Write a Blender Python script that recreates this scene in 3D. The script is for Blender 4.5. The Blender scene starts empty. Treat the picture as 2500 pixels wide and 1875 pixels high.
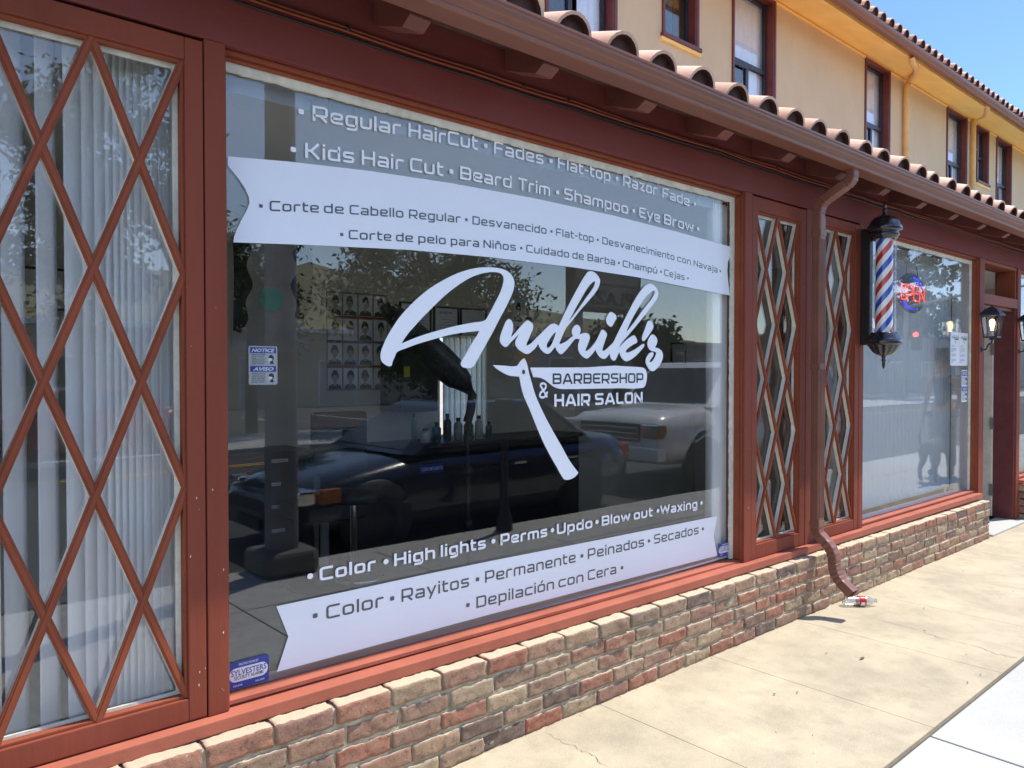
import bpy, bmesh, math, random
from mathutils import Vector, Matrix, noise
from mathutils.geometry import tessellate_polygon
random.seed(11)
S = bpy.context.scene
COL = S.collection
rad = math.radians

# ------------------------------------------------------------------ camera
HEAD = rad(48.5006); PITCH = math.atan(31.5/1880.0)
CAMP = Vector((0.0, -2.418, 1.55))
Fh = Vector((math.cos(HEAD), math.sin(HEAD), 0)); RV = Vector((math.sin(HEAD), -math.cos(HEAD), 0))
FV = Fh*math.cos(PITCH) - Vector((0, 0, 1))*math.sin(PITCH); UV = RV.cross(FV)
cam = bpy.data.cameras.new('camera'); camo = bpy.data.objects.new('camera', cam); COL.objects.link(camo)
cam.sensor_width = 36.0; cam.lens = 1880.0/2500*36; cam.clip_start = 0.05; cam.clip_end = 2000
camo.matrix_world = Matrix(((RV.x, UV.x, -FV.x, CAMP.x), (RV.y, UV.y, -FV.y, CAMP.y), (RV.z, UV.z, -FV.z, CAMP.z), (0, 0, 0, 1)))
S.camera = camo
def at(px, py, y):
    "photo pixel -> point on the real vertical plane at this y"
    d = FV + RV*((px-1250)/1880) - UV*((py-937.5)/1880)
    return CAMP + d*((y-CAMP.y)/d.y)

# ------------------------------------------------------------------ light
SUN = Vector((1.0, -0.40, 2.1)).normalized()
w = bpy.data.worlds.new('World'); S.world = w; w.use_nodes = True
nt = w.node_tree; bgn = nt.nodes['Background']; sky = nt.nodes.new('ShaderNodeTexSky')
sky.sky_type = 'NISHITA'; sky.sun_disc = False; sky.sun_elevation = math.asin(SUN.z); sky.sun_rotation = math.atan2(SUN.x, SUN.y)
sky.air_density = 1.0; sky.dust_density = 0.0; sky.ozone_density = 1.6; sky.altitude = 600
hsv = nt.nodes.new('ShaderNodeHueSaturation'); hsv.inputs['Saturation'].default_value = 0.92; hsv.inputs['Hue'].default_value = .502
nt.links.new(sky.outputs[0], hsv.inputs['Color']); tcs = nt.nodes.new('ShaderNodeTexCoord'); dp = nt.nodes.new('ShaderNodeVectorMath'); dp.operation = 'DOT_PRODUCT'; dp.inputs[1].default_value = Vector((.86, .40, .30)).normalized()
mrs = nt.nodes.new('ShaderNodeMapRange'); mrs.interpolation_type = 'SMOOTHSTEP'; mrs.inputs['From Min'].default_value = .55; mrs.inputs['From Max'].default_value = .92
mxs = nt.nodes.new('ShaderNodeMix'); mxs.data_type = 'RGBA'; mxs.blend_type = 'MULTIPLY'; mxs.inputs['B'].default_value = (.44, .57, .95, 1)
nt.links.new(tcs.outputs['Generated'], dp.inputs[0]); nt.links.new(dp.outputs['Value'], mrs.inputs[0]); nt.links.new(mrs.outputs[0], mxs.inputs['Factor']); nt.links.new(hsv.outputs[0], mxs.inputs['A']); nt.links.new(mxs.outputs['Result'], bgn.inputs[0]); bgn.inputs[1].default_value = 0.15
sl = bpy.data.lights.new('sun', 'SUN'); slo = bpy.data.objects.new('sun', sl); COL.objects.link(slo)
sl.energy = 3.0; sl.angle = rad(0.53); sl.color = (1.0, 0.945, 0.86)
slo.rotation_euler = SUN.to_track_quat('Z', 'Y').to_euler()
S.view_settings.view_transform = 'Standard'; S.view_settings.look = 'None'; S.view_settings.gamma = 1
S.view_settings.exposure = 1.12
S.render.engine = 'CYCLES'
S.cycles.max_bounces = 10; S.cycles.transparent_max_bounces = 24; S.cycles.diffuse_bounces = 5; S.cycles.glossy_bounces = 6

# ------------------------------------------------------------------ materials
def new_mat(name):
    m = bpy.data.materials.new(name); m.use_nodes = True
    n = m.node_tree; n.nodes.clear(); out = n.nodes.new('ShaderNodeOutputMaterial')
    return m, n, out
def N(n, t, **k):
    x = n.nodes.new(t)
    for a, b in k.items(): setattr(x, a, b)
    return x
def mat(name, col, rough=0.6, var=0.12, scale=6.0, bump=0.0, bscale=80.0, metal=0.0, spec=0.5, coat=0.0, col2=None, streak=False, island=0.0, stretch=(1, 1, 1)):
    m, n, out = new_mat(name); L = n.links.new
    b = N(n, 'ShaderNodeBsdfPrincipled'); L(b.outputs[0], out.inputs[0])
    tc = N(n, 'ShaderNodeTexCoord'); mp = N(n, 'ShaderNodeMapping'); L(tc.outputs['Object'], mp.inputs[0]); mp.inputs['Scale'].default_value = stretch
    nz = N(n, 'ShaderNodeTexNoise'); nz.inputs['Scale'].default_value = scale; nz.inputs['Detail'].default_value = 8; nz.inputs['Roughness'].default_value = .65
    L(mp.outputs[0], nz.inputs['Vector'])
    mx = N(n, 'ShaderNodeMix', data_type='RGBA')
    c2 = col2 or tuple(min(1, c*(1+var*2)) for c in col)
    c1 = tuple(c*(1-var) for c in col) if col2 is None else col
    mx.inputs['A'].default_value = (*c1, 1); mx.inputs['B'].default_value = (*c2, 1)
    rp = N(n, 'ShaderNodeMapRange'); rp.inputs['From Min'].default_value = .3; rp.inputs['From Max'].default_value = .7
    L(nz.outputs[0], rp.inputs[0]); L(rp.outputs[0], mx.inputs['Factor'])
    cout = mx.outputs['Result']
    if island:
        g = N(n, 'ShaderNodeNewGeometry'); mr = N(n, 'ShaderNodeMapRange'); mr.inputs['To Min'].default_value = 1-island; mr.inputs['To Max'].default_value = 1+island
        L(g.outputs['Random Per Island'], mr.inputs[0]); hs = N(n, 'ShaderNodeHueSaturation'); L(mr.outputs[0], hs.inputs['Value']); L(cout, hs.inputs['Color']); cout = hs.outputs[0]
    L(cout, b.inputs['Base Color'])
    b.inputs['Roughness'].default_value = rough; b.inputs['Metallic'].default_value = metal
    b.inputs['Specular IOR Level'].default_value = spec; b.inputs['Coat Weight'].default_value = coat
    rr = N(n, 'ShaderNodeMapRange'); rr.inputs['To Min'].default_value = max(.02, rough-.08); rr.inputs['To Max'].default_value = min(1, rough+.12)
    L(nz.outputs[0], rr.inputs[0]); L(rr.outputs[0], b.inputs['Roughness'])
    if bump:
        n2 = N(n, 'ShaderNodeTexNoise'); n2.inputs['Scale'].default_value = bscale; n2.inputs['Detail'].default_value = 6
        L(mp.outputs[0], n2.inputs['Vector'])
        bp = N(n, 'ShaderNodeBump'); bp.inputs['Strength'].default_value = bump; bp.inputs['Distance'].default_value = .004
        L(n2.outputs[0], bp.inputs['Height']); L(bp.outputs[0], b.inputs['Normal'])
    return m
def emit(name, col, s):
    m, n, out = new_mat(name); e = N(n, 'ShaderNodeEmission'); e.inputs[0].default_value = (*col, 1); e.inputs[1].default_value = s
    n.links.new(e.outputs[0], out.inputs[0]); return m
def glass(name, f0=.05, tint=(.99, .995, .992), rough=0.0, maxf=.9):
    m, n, out = new_mat(name); L = n.links.new
    lw = N(n, 'ShaderNodeLayerWeight'); lw.inputs[0].default_value = .5
    p = N(n, 'ShaderNodeMath', operation='POWER'); p.inputs[1].default_value = 5; L(lw.outputs['Facing'], p.inputs[0])
    mr = N(n, 'ShaderNodeMapRange'); mr.inputs['To Min'].default_value = f0; mr.inputs['To Max'].default_value = maxf; L(p.outputs[0], mr.inputs[0])
    t = N(n, 'ShaderNodeBsdfTransparent'); t.inputs[0].default_value = (*tint, 1)
    g = N(n, 'ShaderNodeBsdfGlossy'); g.inputs['Roughness'].default_value = rough
    # faint waviness of the pane
    tc = N(n, 'ShaderNodeTexCoord'); nz = N(n, 'ShaderNodeTexNoise'); nz.inputs['Scale'].default_value = 1.7; nz.inputs['Detail'].default_value = 1
    L(tc.outputs['Object'], nz.inputs['Vector']); bp = N(n, 'ShaderNodeBump'); bp.inputs['Strength'].default_value = .05; bp.inputs['Distance'].default_value = .01
    L(nz.outputs[0], bp.inputs['Height']); L(bp.outputs[0], g.inputs['Normal'])
    mx = N(n, 'ShaderNodeMixShader'); L(mr.outputs[0], mx.inputs[0]); L(t.outputs[0], mx.inputs[1]); L(g.outputs[0], mx.inputs[2])
    L(mx.outputs[0], out.inputs[0]); return m
def translucent(name, col, amt=.4):
    m, n, out = new_mat(name); L = n.links.new
    d = N(n, 'ShaderNodeBsdfDiffuse'); d.inputs[0].default_value = (*col, 1); t = N(n, 'ShaderNodeBsdfTranslucent'); t.inputs[0].default_value = (*col, 1)
    mx = N(n, 'ShaderNodeMixShader'); mx.inputs[0].default_value = amt; L(d.outputs[0], mx.inputs[1]); L(t.outputs[0], mx.inputs[2]); L(mx.outputs[0], out.inputs[0]); return m

def brick_mat():
    m, n, out = new_mat('old_brick'); L = n.links.new
    b = N(n, 'ShaderNodeBsdfPrincipled'); L(b.outputs[0], out.inputs[0]); b.inputs['Roughness'].default_value = .9
    g = N(n, 'ShaderNodeNewGeometry'); cr = N(n, 'ShaderNodeValToRGB'); L(g.outputs['Random Per Island'], cr.inputs[0])
    cols = [(0, (.33, .125, .08)), (.12, (.36, .18, .115)), (.25, (.28, .18, .125)), (.37, (.38, .26, .17)), (.48, (.28, .135, .10)), (.58, (.45, .35, .22)), (.69, (.35, .19, .125)), (.79, (.16, .11, .09)), (.9, (.39, .29, .185)), (1, (.36, .13, .08))]
    e = cr.color_ramp.elements; e[0].position, e[0].color = cols[0][0], (*cols[0][1], 1); e[1].position, e[1].color = 1, (*cols[-1][1], 1)
    for p, c in cols[1:-1]: x = e.new(p); x.color = (*c, 1)
    tc = N(n, 'ShaderNodeTexCoord')
    def nz(sc, det=6, rough=.6):
        x = N(n, 'ShaderNodeTexNoise'); x.inputs['Scale'].default_value = sc; x.inputs['Detail'].default_value = det; x.inputs['Roughness'].default_value = rough; L(tc.outputs['Object'], x.inputs['Vector']); return x
    def mix(fac, a, bcol, lo, hi, amt=1.0):
        r = N(n, 'ShaderNodeMapRange'); r.inputs['From Min'].default_value = lo; r.inputs['From Max'].default_value = hi; r.inputs['To Max'].default_value = amt; L(fac, r.inputs[0])
        x = N(n, 'ShaderNodeMix', data_type='RGBA'); L(r.outputs[0], x.inputs['Factor']); L(a, x.inputs['A'])
        x.inputs['B'].default_value = (*bcol, 1); return x.outputs['Result']
    c = mix(nz(14).outputs[0], cr.outputs[0], (.38, .29, .19), .45, .75, .5)       # tan mottling
    c = mix(nz(30, 10, .75).outputs[0], c, (.085, .05, .042), .53, .66, .85)           # soot pits
    c = mix(nz(23, 9, .72).outputs[0], c, (.60, .53, .43), .62, .76, .32)            # lime
    c = mix(nz(5, 5).outputs[0], c, (.20, .09, .065), .52, .8, .4)
    sx = N(n, 'ShaderNodeSeparateXYZ'); L(g.outputs['True Normal'], sx.inputs[0])          # upward faces coloured paler, imitating sunlight on the ledges
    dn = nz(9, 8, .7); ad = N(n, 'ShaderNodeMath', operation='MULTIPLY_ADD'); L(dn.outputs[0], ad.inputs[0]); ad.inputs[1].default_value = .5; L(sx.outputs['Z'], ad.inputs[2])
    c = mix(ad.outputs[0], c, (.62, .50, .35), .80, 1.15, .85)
    L(c, b.inputs['Base Color'])
    bp = N(n, 'ShaderNodeBump'); bp.inputs['Strength'].default_value = 1.0; bp.inputs['Distance'].default_value = .007; L(nz(55, 10, .75).outputs[0], bp.inputs['Height']); L(bp.outputs[0], b.inputs['Normal'])
    return m
def concrete(name, c1, c2, cspk, bump=.25, stain=.35, sc=1.2):
    m, n, out = new_mat(name); L = n.links.new
    b = N(n, 'ShaderNodeBsdfPrincipled'); L(b.outputs[0], out.inputs[0]); b.inputs['Roughness'].default_value = .88
    tc = N(n, 'ShaderNodeTexCoord')
    def nz(s, det=6, r=.6):
        x = N(n, 'ShaderNodeTexNoise'); x.inputs['Scale'].default_value = s; x.inputs['Detail'].default_value = det; x.inputs['Roughness'].default_value = r; L(tc.outputs['Object'], x.inputs['Vector']); return x
    a = N(n, 'ShaderNodeMix', data_type='RGBA'); a.inputs['A'].default_value = (*c1, 1); a.inputs['B'].default_value = (*c2, 1)
    r = N(n, 'ShaderNodeMapRange'); r.inputs['From Min'].default_value = .35; r.inputs['From Max'].default_value = .7; L(nz(sc, 8, .62).outputs[0], r.inputs[0]); L(r.outputs[0], a.inputs['Factor'])
    s2 = N(n, 'ShaderNodeMix', data_type='RGBA'); L(a.outputs['Result'], s2.inputs['A']); s2.inputs['B'].default_value = (*[x*.62 for x in c1], 1)
    r2 = N(n, 'ShaderNodeMapRange'); r2.inputs['From Min'].default_value = .47; r2.inputs['From Max'].default_value = .68; r2.inputs['To Max'].default_value = stain; L(nz(sc*3.1, 9, .7).outputs[0], r2.inputs[0]); L(r2.outputs[0], s2.inputs['Factor'])
    s3 = N(n, 'ShaderNodeMix', data_type='RGBA'); L(s2.outputs['Result'], s3.inputs['A']); s3.inputs['B'].default_value = (*cspk, 1)
    n4 = nz(210, 3, .6); r3 = N(n, 'ShaderNodeMapRange'); r3.inputs['From Min'].default_value = .57; r3.inputs['From Max'].default_value = .70; r3.inputs['To Max'].default_value = .55; L(n4.outputs[0], r3.inputs[0]); L(r3.outputs[0], s3.inputs['Factor'])
    s4 = N(n, 'ShaderNodeMix', data_type='RGBA'); L(s3.outputs['Result'], s4.inputs['A']); s4.inputs['B'].default_value = (*[x*.45 for x in c1], 1)
    r4 = N(n, 'ShaderNodeMapRange'); r4.inputs['From Min'].default_value = .62; r4.inputs['From Max'].default_value = .72; r4.inputs['To Max'].default_value = .5; L(nz(120, 4, .7).outputs[0], r4.inputs[0]); L(r4.outputs[0], s4.inputs['Factor'])
    L(s4.outputs['Result'], b.inputs['Base Color'])
    bp = N(n, 'ShaderNodeBump'); bp.inputs['Strength'].default_value = bump; bp.inputs['Distance'].default_value = .003; L(n4.outputs[0], bp.inputs['Height']); L(bp.outputs[0], b.inputs['Normal'])
    return m

M = {}
RED = (.222, .056, .033)
M['red'] = mat('red_brown_paint', RED, .58, spec=.14, var=.10, scale=3.0, bump=.35, bscale=55, stretch=(1, 1, .12))
M['redh'] = mat('weathered_header_paint', (.185, .040, .034), .68, .12, 1.6, .15, 50, spec=.12, col2=(.205, .066, .060), stretch=(.6, 1, 2.2))
M['redt'] = mat('orange_brown_trim_paint', (.242, .064, .032), .55, .12, 5, .2, 70, spec=.16)
M['sillp'] = mat('sunlit_sill_paint', (.36, .112, .070), .55, .10, 5, .2, 70, spec=.2)  # brighter copy of the trim paint, sunlight on the sills put into the colour
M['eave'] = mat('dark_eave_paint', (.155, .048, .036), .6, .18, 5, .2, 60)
M['gut'] = mat('brown_gutter_enamel', (.195, .080, .054), .42, .12, 4, .06, 40, stretch=(.2, 1, 1))
M['putty'] = mat('cream_glazing_putty', (.62, .60, .50), .75, .14, 14, .4, 60)
M['cream'] = mat('cream_glazing_bar', (.66, .60, .50), .6, .1, 10)
M['white'] = mat('white_interior_paint', (.72, .74, .74), .5, .04, 4)
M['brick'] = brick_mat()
M['mortar'] = mat('grey_mortar', (.36, .325, .235), .95, .3, 14, .9, 90)
M['tile'] = mat('terracotta_tile', (.66, .385, .26), .75, .12, 7, .5, 50, col2=(.76, .51, .38), island=.20)
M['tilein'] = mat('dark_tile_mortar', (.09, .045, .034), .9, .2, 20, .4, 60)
M['stucco'] = mat('yellow_stucco', (.60, .465, .30), .85, .05, 2.2, .9, 14, col2=(.66, .525, .35), stretch=(1, 1, .5))
M['orange'] = mat('orange_yellow_soffit', (.95, .62, .20), .6, .07, 3, .15, 30)
M['pipeY'] = mat('yellow_pipe_paint', (.70, .44, .17), .5, .08, 5)
M['maroon'] = mat('maroon_trim_paint', (.13, .03, .03), .45, .15, 8, .2, 50)
M['sash'] = mat('navy_black_sash', (.018, .022, .035), .4, .1, 8)
M['curtain'] = mat('pale_lace_curtain', (.66, .74, .92), .9, .12, 9, .3, 22, col2=(.84, .89, .97), stretch=(2.2, 1, .5))
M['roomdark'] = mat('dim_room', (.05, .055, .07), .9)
M['glass'] = glass('window_glass', .078)
M['glass2'] = glass('upper_window_glass', .08)
M['vinyl'] = mat('white_vinyl', (.84, .86, .92), .45, .015, 2)
M['vinylT'] = mat('white_vinyl_letters', (.90, .91, .95), .4, .01, 2)
M['cut'] = mat('grey_cutout_letters', (.062, .062, .075), .16, .05, 2, spec=.8)
M['blk'] = mat('gloss_black_metal', (.012, .013, .017), .12, .1, 10, coat=.5)
M['blkm'] = mat('matt_black', (.014, .014, .016), .5, .2, 8)
M['lantern'] = mat('lantern_black', (.022, .025, .035), .38, .2, 10)
M['tan'] = concrete('tan_concrete', (.36, .308, .218), (.535, .455, .315), (.74, .655, .50), .6, .36, 1.9)
M['grey'] = concrete('pale_concrete', (.41, .408, .385), (.50, .497, .465), (.78, .77, .72), .2, .10, .8)
M['joint'] = mat('dark_joint', (.09, .085, .075), .95, .3, 40)
M['asph'] = mat('asphalt', (.055, .054, .052), .9, .25, 3, .5, 120, col2=(.085, .083, .078))
M['ylw'] = mat('yellow_road_paint', (.65, .38, .03), .8, .2, 20)
M['wht'] = mat('white_road_paint', (.7, .7, .66), .8, .2, 20)
M['blind2'] = translucent('far_blind_vinyl', (.62, .66, .67), .1)
M['valance'] = mat('grey_valance', (.30, .32, .33), .6, .05, 3)
M['blind'] = translucent('vertical_blind_vinyl', (.93, .93, .93), .05)
M['wallin'] = mat('beige_interior_wall', (.62, .585, .49), .8, .05, 3)
M['floorin'] = mat('grey_floor', (.26, .25, .23), .4, .2, 4)
M['ceil'] = mat('white_ceiling', (.84, .84, .82), .8, .03, 3)
M['steel'] = mat('steel', (.45, .45, .44), .35, .1, 12, metal=.9)
M['rubber'] = mat('tyre_rubber', (.02, .02, .02), .7, .2, 20)
M['navycar'] = mat('navy_car_paint', (.006, .008, .02), .18, .1, 5, coat=.8)
M['whitecar'] = mat('silver_white_car_paint', (.88, .88, .85), .22, .03, 5, coat=1.0)
M['redcar'] = mat('red_car_paint', (.35, .02, .02), .2, .03, 5, coat=.6)
M['carglass'] = mat('car_glass', (.045, .05, .052), .06, .1, 4, spec=.7)
M['chrome'] = mat('chrome', (.7, .7, .7), .12, .05, 8, metal=1)
M['amber'] = mat('amber_lens', (.36, .11, .02), .15, .1, 8)
M['redlens'] = mat('red_lens', (.5, .03, .03), .15, .1, 8)
M['leaf'] = mat('leaf_green', (.075, .105, .03), .55, .3, 1.5, island=.45)
M['leafd'] = mat('dark_leaf_green', (.035, .06, .022), .55, .3, 1.5, island=.45)
M['bark'] = mat('bark', (.11, .08, .06), .9, .3, 10, .6, 30)
M['tanwall'] = mat('tan_far_stucco', (.46, .41, .31), .9, .06, .4)
M['greywall'] = mat('grey_far_wall', (.36, .35, .33), .9, .06, .4)
M['hill'] = mat('dry_hill', (.20, .19, .10), 1, .3, .02)
M['blue'] = mat('blue_print', (.03, .055, .33), .45, .05, 5)
M['ink'] = mat('black_print', (.02, .02, .025), .5, .05, 5)
M['paper'] = mat('white_paper', (.80, .81, .84), .7, .02, 5)
M['paper2'] = mat('dimmed_paper', (.48, .49, .50), .7, .03, 5)  # white paper greyed, the dimness behind the glass put into its colour
M['greyprint'] = mat('grey_print', (.20, .20, .22), .5, .1, 5)
M['bluestripe'] = mat('blue_stripe', (.012, .06, .45), .3, .03, 5)
M['redstripe'] = mat('red_stripe', (.52, .02, .025), .3, .03, 5)
M['whitestripe'] = mat('white_stripe', (.80, .79, .78), .3, .02, 5)

# ------------------------------------------------------------------ mesh builder
class MB:
    def __init__(s): s.v = []; s.f = []; s.mi = []; s.sm = []
    def add(s, vs, fs, mi=0, sm=False):
        o = len(s.v); s.v += [tuple(p) for p in vs]
        for f in fs: s.f.append(tuple(o+i for i in f)); s.mi.append(mi); s.sm.append(sm)
        return s
    def box(s, x0, x1, y0, y1, z0, z1, mi=0, m=None):
        v = [(x, y, z) for x in (x0, x1) for y in (y0, y1) for z in (z0, z1)]
        if m is not None: v = [m @ Vector(p) for p in v]
        return s.add(v, [(0, 1, 3, 2), (4, 6, 7, 5), (0, 4, 5, 1), (2, 3, 7, 6), (0, 2, 6, 4), (1, 5, 7, 3)], mi)
    def hexa(s, v, mi=0):
        return s.add(v, [(0, 1, 3, 2), (4, 6, 7, 5), (0, 4, 5, 1), (2, 3, 7, 6), (0, 2, 6, 4), (1, 5, 7, 3)], mi)
    def beam(s, a, b, w, d, up=Vector((0, -1, 0)), mi=0):
        "bar from a to b: width w across, depth d along up (from the axis outwards)"
        a = Vector(a); b = Vector(b); t = (b-a).normalized(); up = Vector(up); sd = t.cross(up).normalized()*(w/2); u = up*d
        v = [a-sd, a-sd+u, a+sd, a+sd+u, b-sd, b-sd+u, b+sd, b+sd+u]
        return s.hexa(v, mi)
    def extrude(s, prof, x0, x1, mi=0, sm=False, cap=True, z=None):
        "profile of (y,z) points swept along x"
        n = len(prof); v = [(x0, p[0], p[1]) for p in prof]+[(x1, p[0], p[1]) for p in prof]
        f = [(i, (i+1) % n, n+(i+1) % n, n+i) for i in range(n)]
        s.add(v, f, mi, sm)
        if cap: s.add(v, [tuple(range(n))[::-1], tuple(range(n, 2*n))], mi)
        return s
    def tube(s, path, r, seg=10, mi=0, sm=True, rect=None, cap=True, up=None):
        path = [Vector(p) for p in path]; n = len(path); rings = []
        rs = r if isinstance(r, (list, tuple)) else [r]*n
        pu = Vector(up) if up else None
        for i, p in enumerate(path):
            t = ((path[min(i+1, n-1)]-p).normalized()+(p-path[max(i-1, 0)]).normalized()).normalized()
            if pu is None: pu = Vector((0, 0, 1)) if abs(t.z) < .9 else Vector((1, 0, 0))
            sd = t.cross(pu).normalized(); u2 = sd.cross(t).normalized(); pu = u2
            k = 1.0
            if rect:
                rw, rh = rect; c = [(-rw, -rh), (rw, -rh), (rw, rh), (-rw, rh)]
                rings.append([p+sd*a+u2*b for a, b in c])
            else: rings.append([p+(sd*math.cos(2*math.pi*j/seg)+u2*math.sin(2*math.pi*j/seg))*rs[i]*k for j in range(seg)])
        m = len(rings[0]); v = [q for rg in rings for q in rg]
        f = [(i*m+j, i*m+(j+1) % m, (i+1)*m+(j+1) % m, (i+1)*m+j) for i in range(n-1) for j in range(m)]
        s.add(v, f, mi, sm and not rect)
        if cap: s.add(rings[0], [tuple(range(m))[::-1]], mi); s.add(rings[-1], [tuple(range(m))], mi)
        return s
    def lathe(s, prof, c, seg=24, mi=0, sm=True, axis='z', flute=0, famt=0.0):
        c = Vector(c); v = []; n = len(prof)
        for r, h in prof:
            for j in range(seg):
                a = 2*math.pi*j/seg; rr = r*(1-famt*(0.5-0.5*math.cos(flute*a))) if flute else r
                p = (rr*math.cos(a), rr*math.sin(a), h)
                if axis == 'y': p = (p[0], p[2], p[1])
                if axis == 'x': p = (p[2], p[0], p[1])
                v.append(c+Vector(p))
        f = [(i*seg+j, i*seg+(j+1) % seg, (i+1)*seg+(j+1) % seg, (i+1)*seg+j) for i in range(n-1) for j in range(seg)]
        return s.add(v, f, mi, sm)
    def poly(s, loops, y, mi=0, yflip=False):
        "filled outline (x,z loops, first is the outer one) at this y"
        L = [[Vector((p[0], p[1], 0)) for p in lp] for lp in loops]
        tri = tessellate_polygon(L); flat = [p for lp in L for p in lp]
        fs = []
        for t in tri:
            a, b, c = (flat[i] for i in t)
            n = (b-a).cross(c-a).z
            fs.append(t if n > 0 else t[::-1])
        return s.add([(p.x, y, p.y) for p in flat], [(f[0], f[1], f[2]) for f in fs], mi)
    def build(s, name, m, parent=None, bevel=0.0, seg=2, auto=False):
        me = bpy.data.meshes.new(name); me.from_pydata(s.v, [], s.f)
        ms = m if isinstance(m, (list, tuple)) else [m]
        for x in ms: me.materials.append(M[x] if isinstance(x, str) else x)
        me.polygons.foreach_set('material_index', s.mi); me.polygons.foreach_set('use_smooth', s.sm)
        if bevel:
            bm = bmesh.new(); bm.from_mesh(me); bmesh.ops.recalc_face_normals(bm, faces=bm.faces)
            bmesh.ops.bevel(bm, geom=[e for e in bm.edges if len(e.link_faces) == 2 and e.calc_face_angle(0) > .5], offset=bevel, segments=seg, affect='EDGES', profile=.6, clamp_overlap=True)
            bm.to_mesh(me); bm.free()
        elif auto:
            bm = bmesh.new(); bm.from_mesh(me); bmesh.ops.recalc_face_normals(bm, faces=bm.faces); bm.to_mesh(me); bm.free()
        me.update(); o = bpy.data.objects.new(name, me); COL.objects.link(o)
        if parent is not None: o.parent = parent; o.matrix_parent_inverse = wm(parent).inverted()
        return o
def wm(o):
    return wm(o.parent) @ o.matrix_parent_inverse @ o.matrix_basis if o.parent else o.matrix_basis.copy()
def tag(o, label=None, cat=None, group=None, kind=None):
    if label: o['label'] = label
    if cat: o['category'] = cat
    if group: o['group'] = group
    if kind: o['kind'] = kind
    return o
def thing(name, label, cat, loc=(0, 0, 0), group=None):
    o = bpy.data.objects.new(name, None); COL.objects.link(o); o.location = loc; o.empty_display_size = .1
    return tag(o, label, cat, group)
def copy_tree(o, parent=None, off=None):
    c = o.copy(); COL.objects.link(c)
    if parent is not None: c.parent = parent
    for ch in list(o.children): copy_tree(ch, c)
    return c
def smooth_loop(pts, k=4):
    n = len(pts); out = []
    for i in range(n):
        p0, p1, p2, p3 = (Vector((*pts[(i+j) % n], 0)) for j in (-1, 0, 1, 2))
        a0 = (p1-p0); a1 = (p2-p1); a2 = (p3-p2)
        for q in range(k):
            t = q/k; t2 = t*t; t3 = t2*t
            l = a1.length
            m1 = (a0.normalized()+a1.normalized())*.5*l if a0.length and a0.angle(a1, 0) < 1.0 else a1*.6
            m2 = (a1.normalized()+a2.normalized())*.5*l if a2.length and a1.angle(a2, 0) < 1.0 else a1*.6
            p = p1*(2*t3-3*t2+1)+m1*(t3-2*t2+t)+p2*(-2*t3+3*t2)+m2*(t3-t2)
            out.append((p.x, p.y))
    return out

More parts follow.
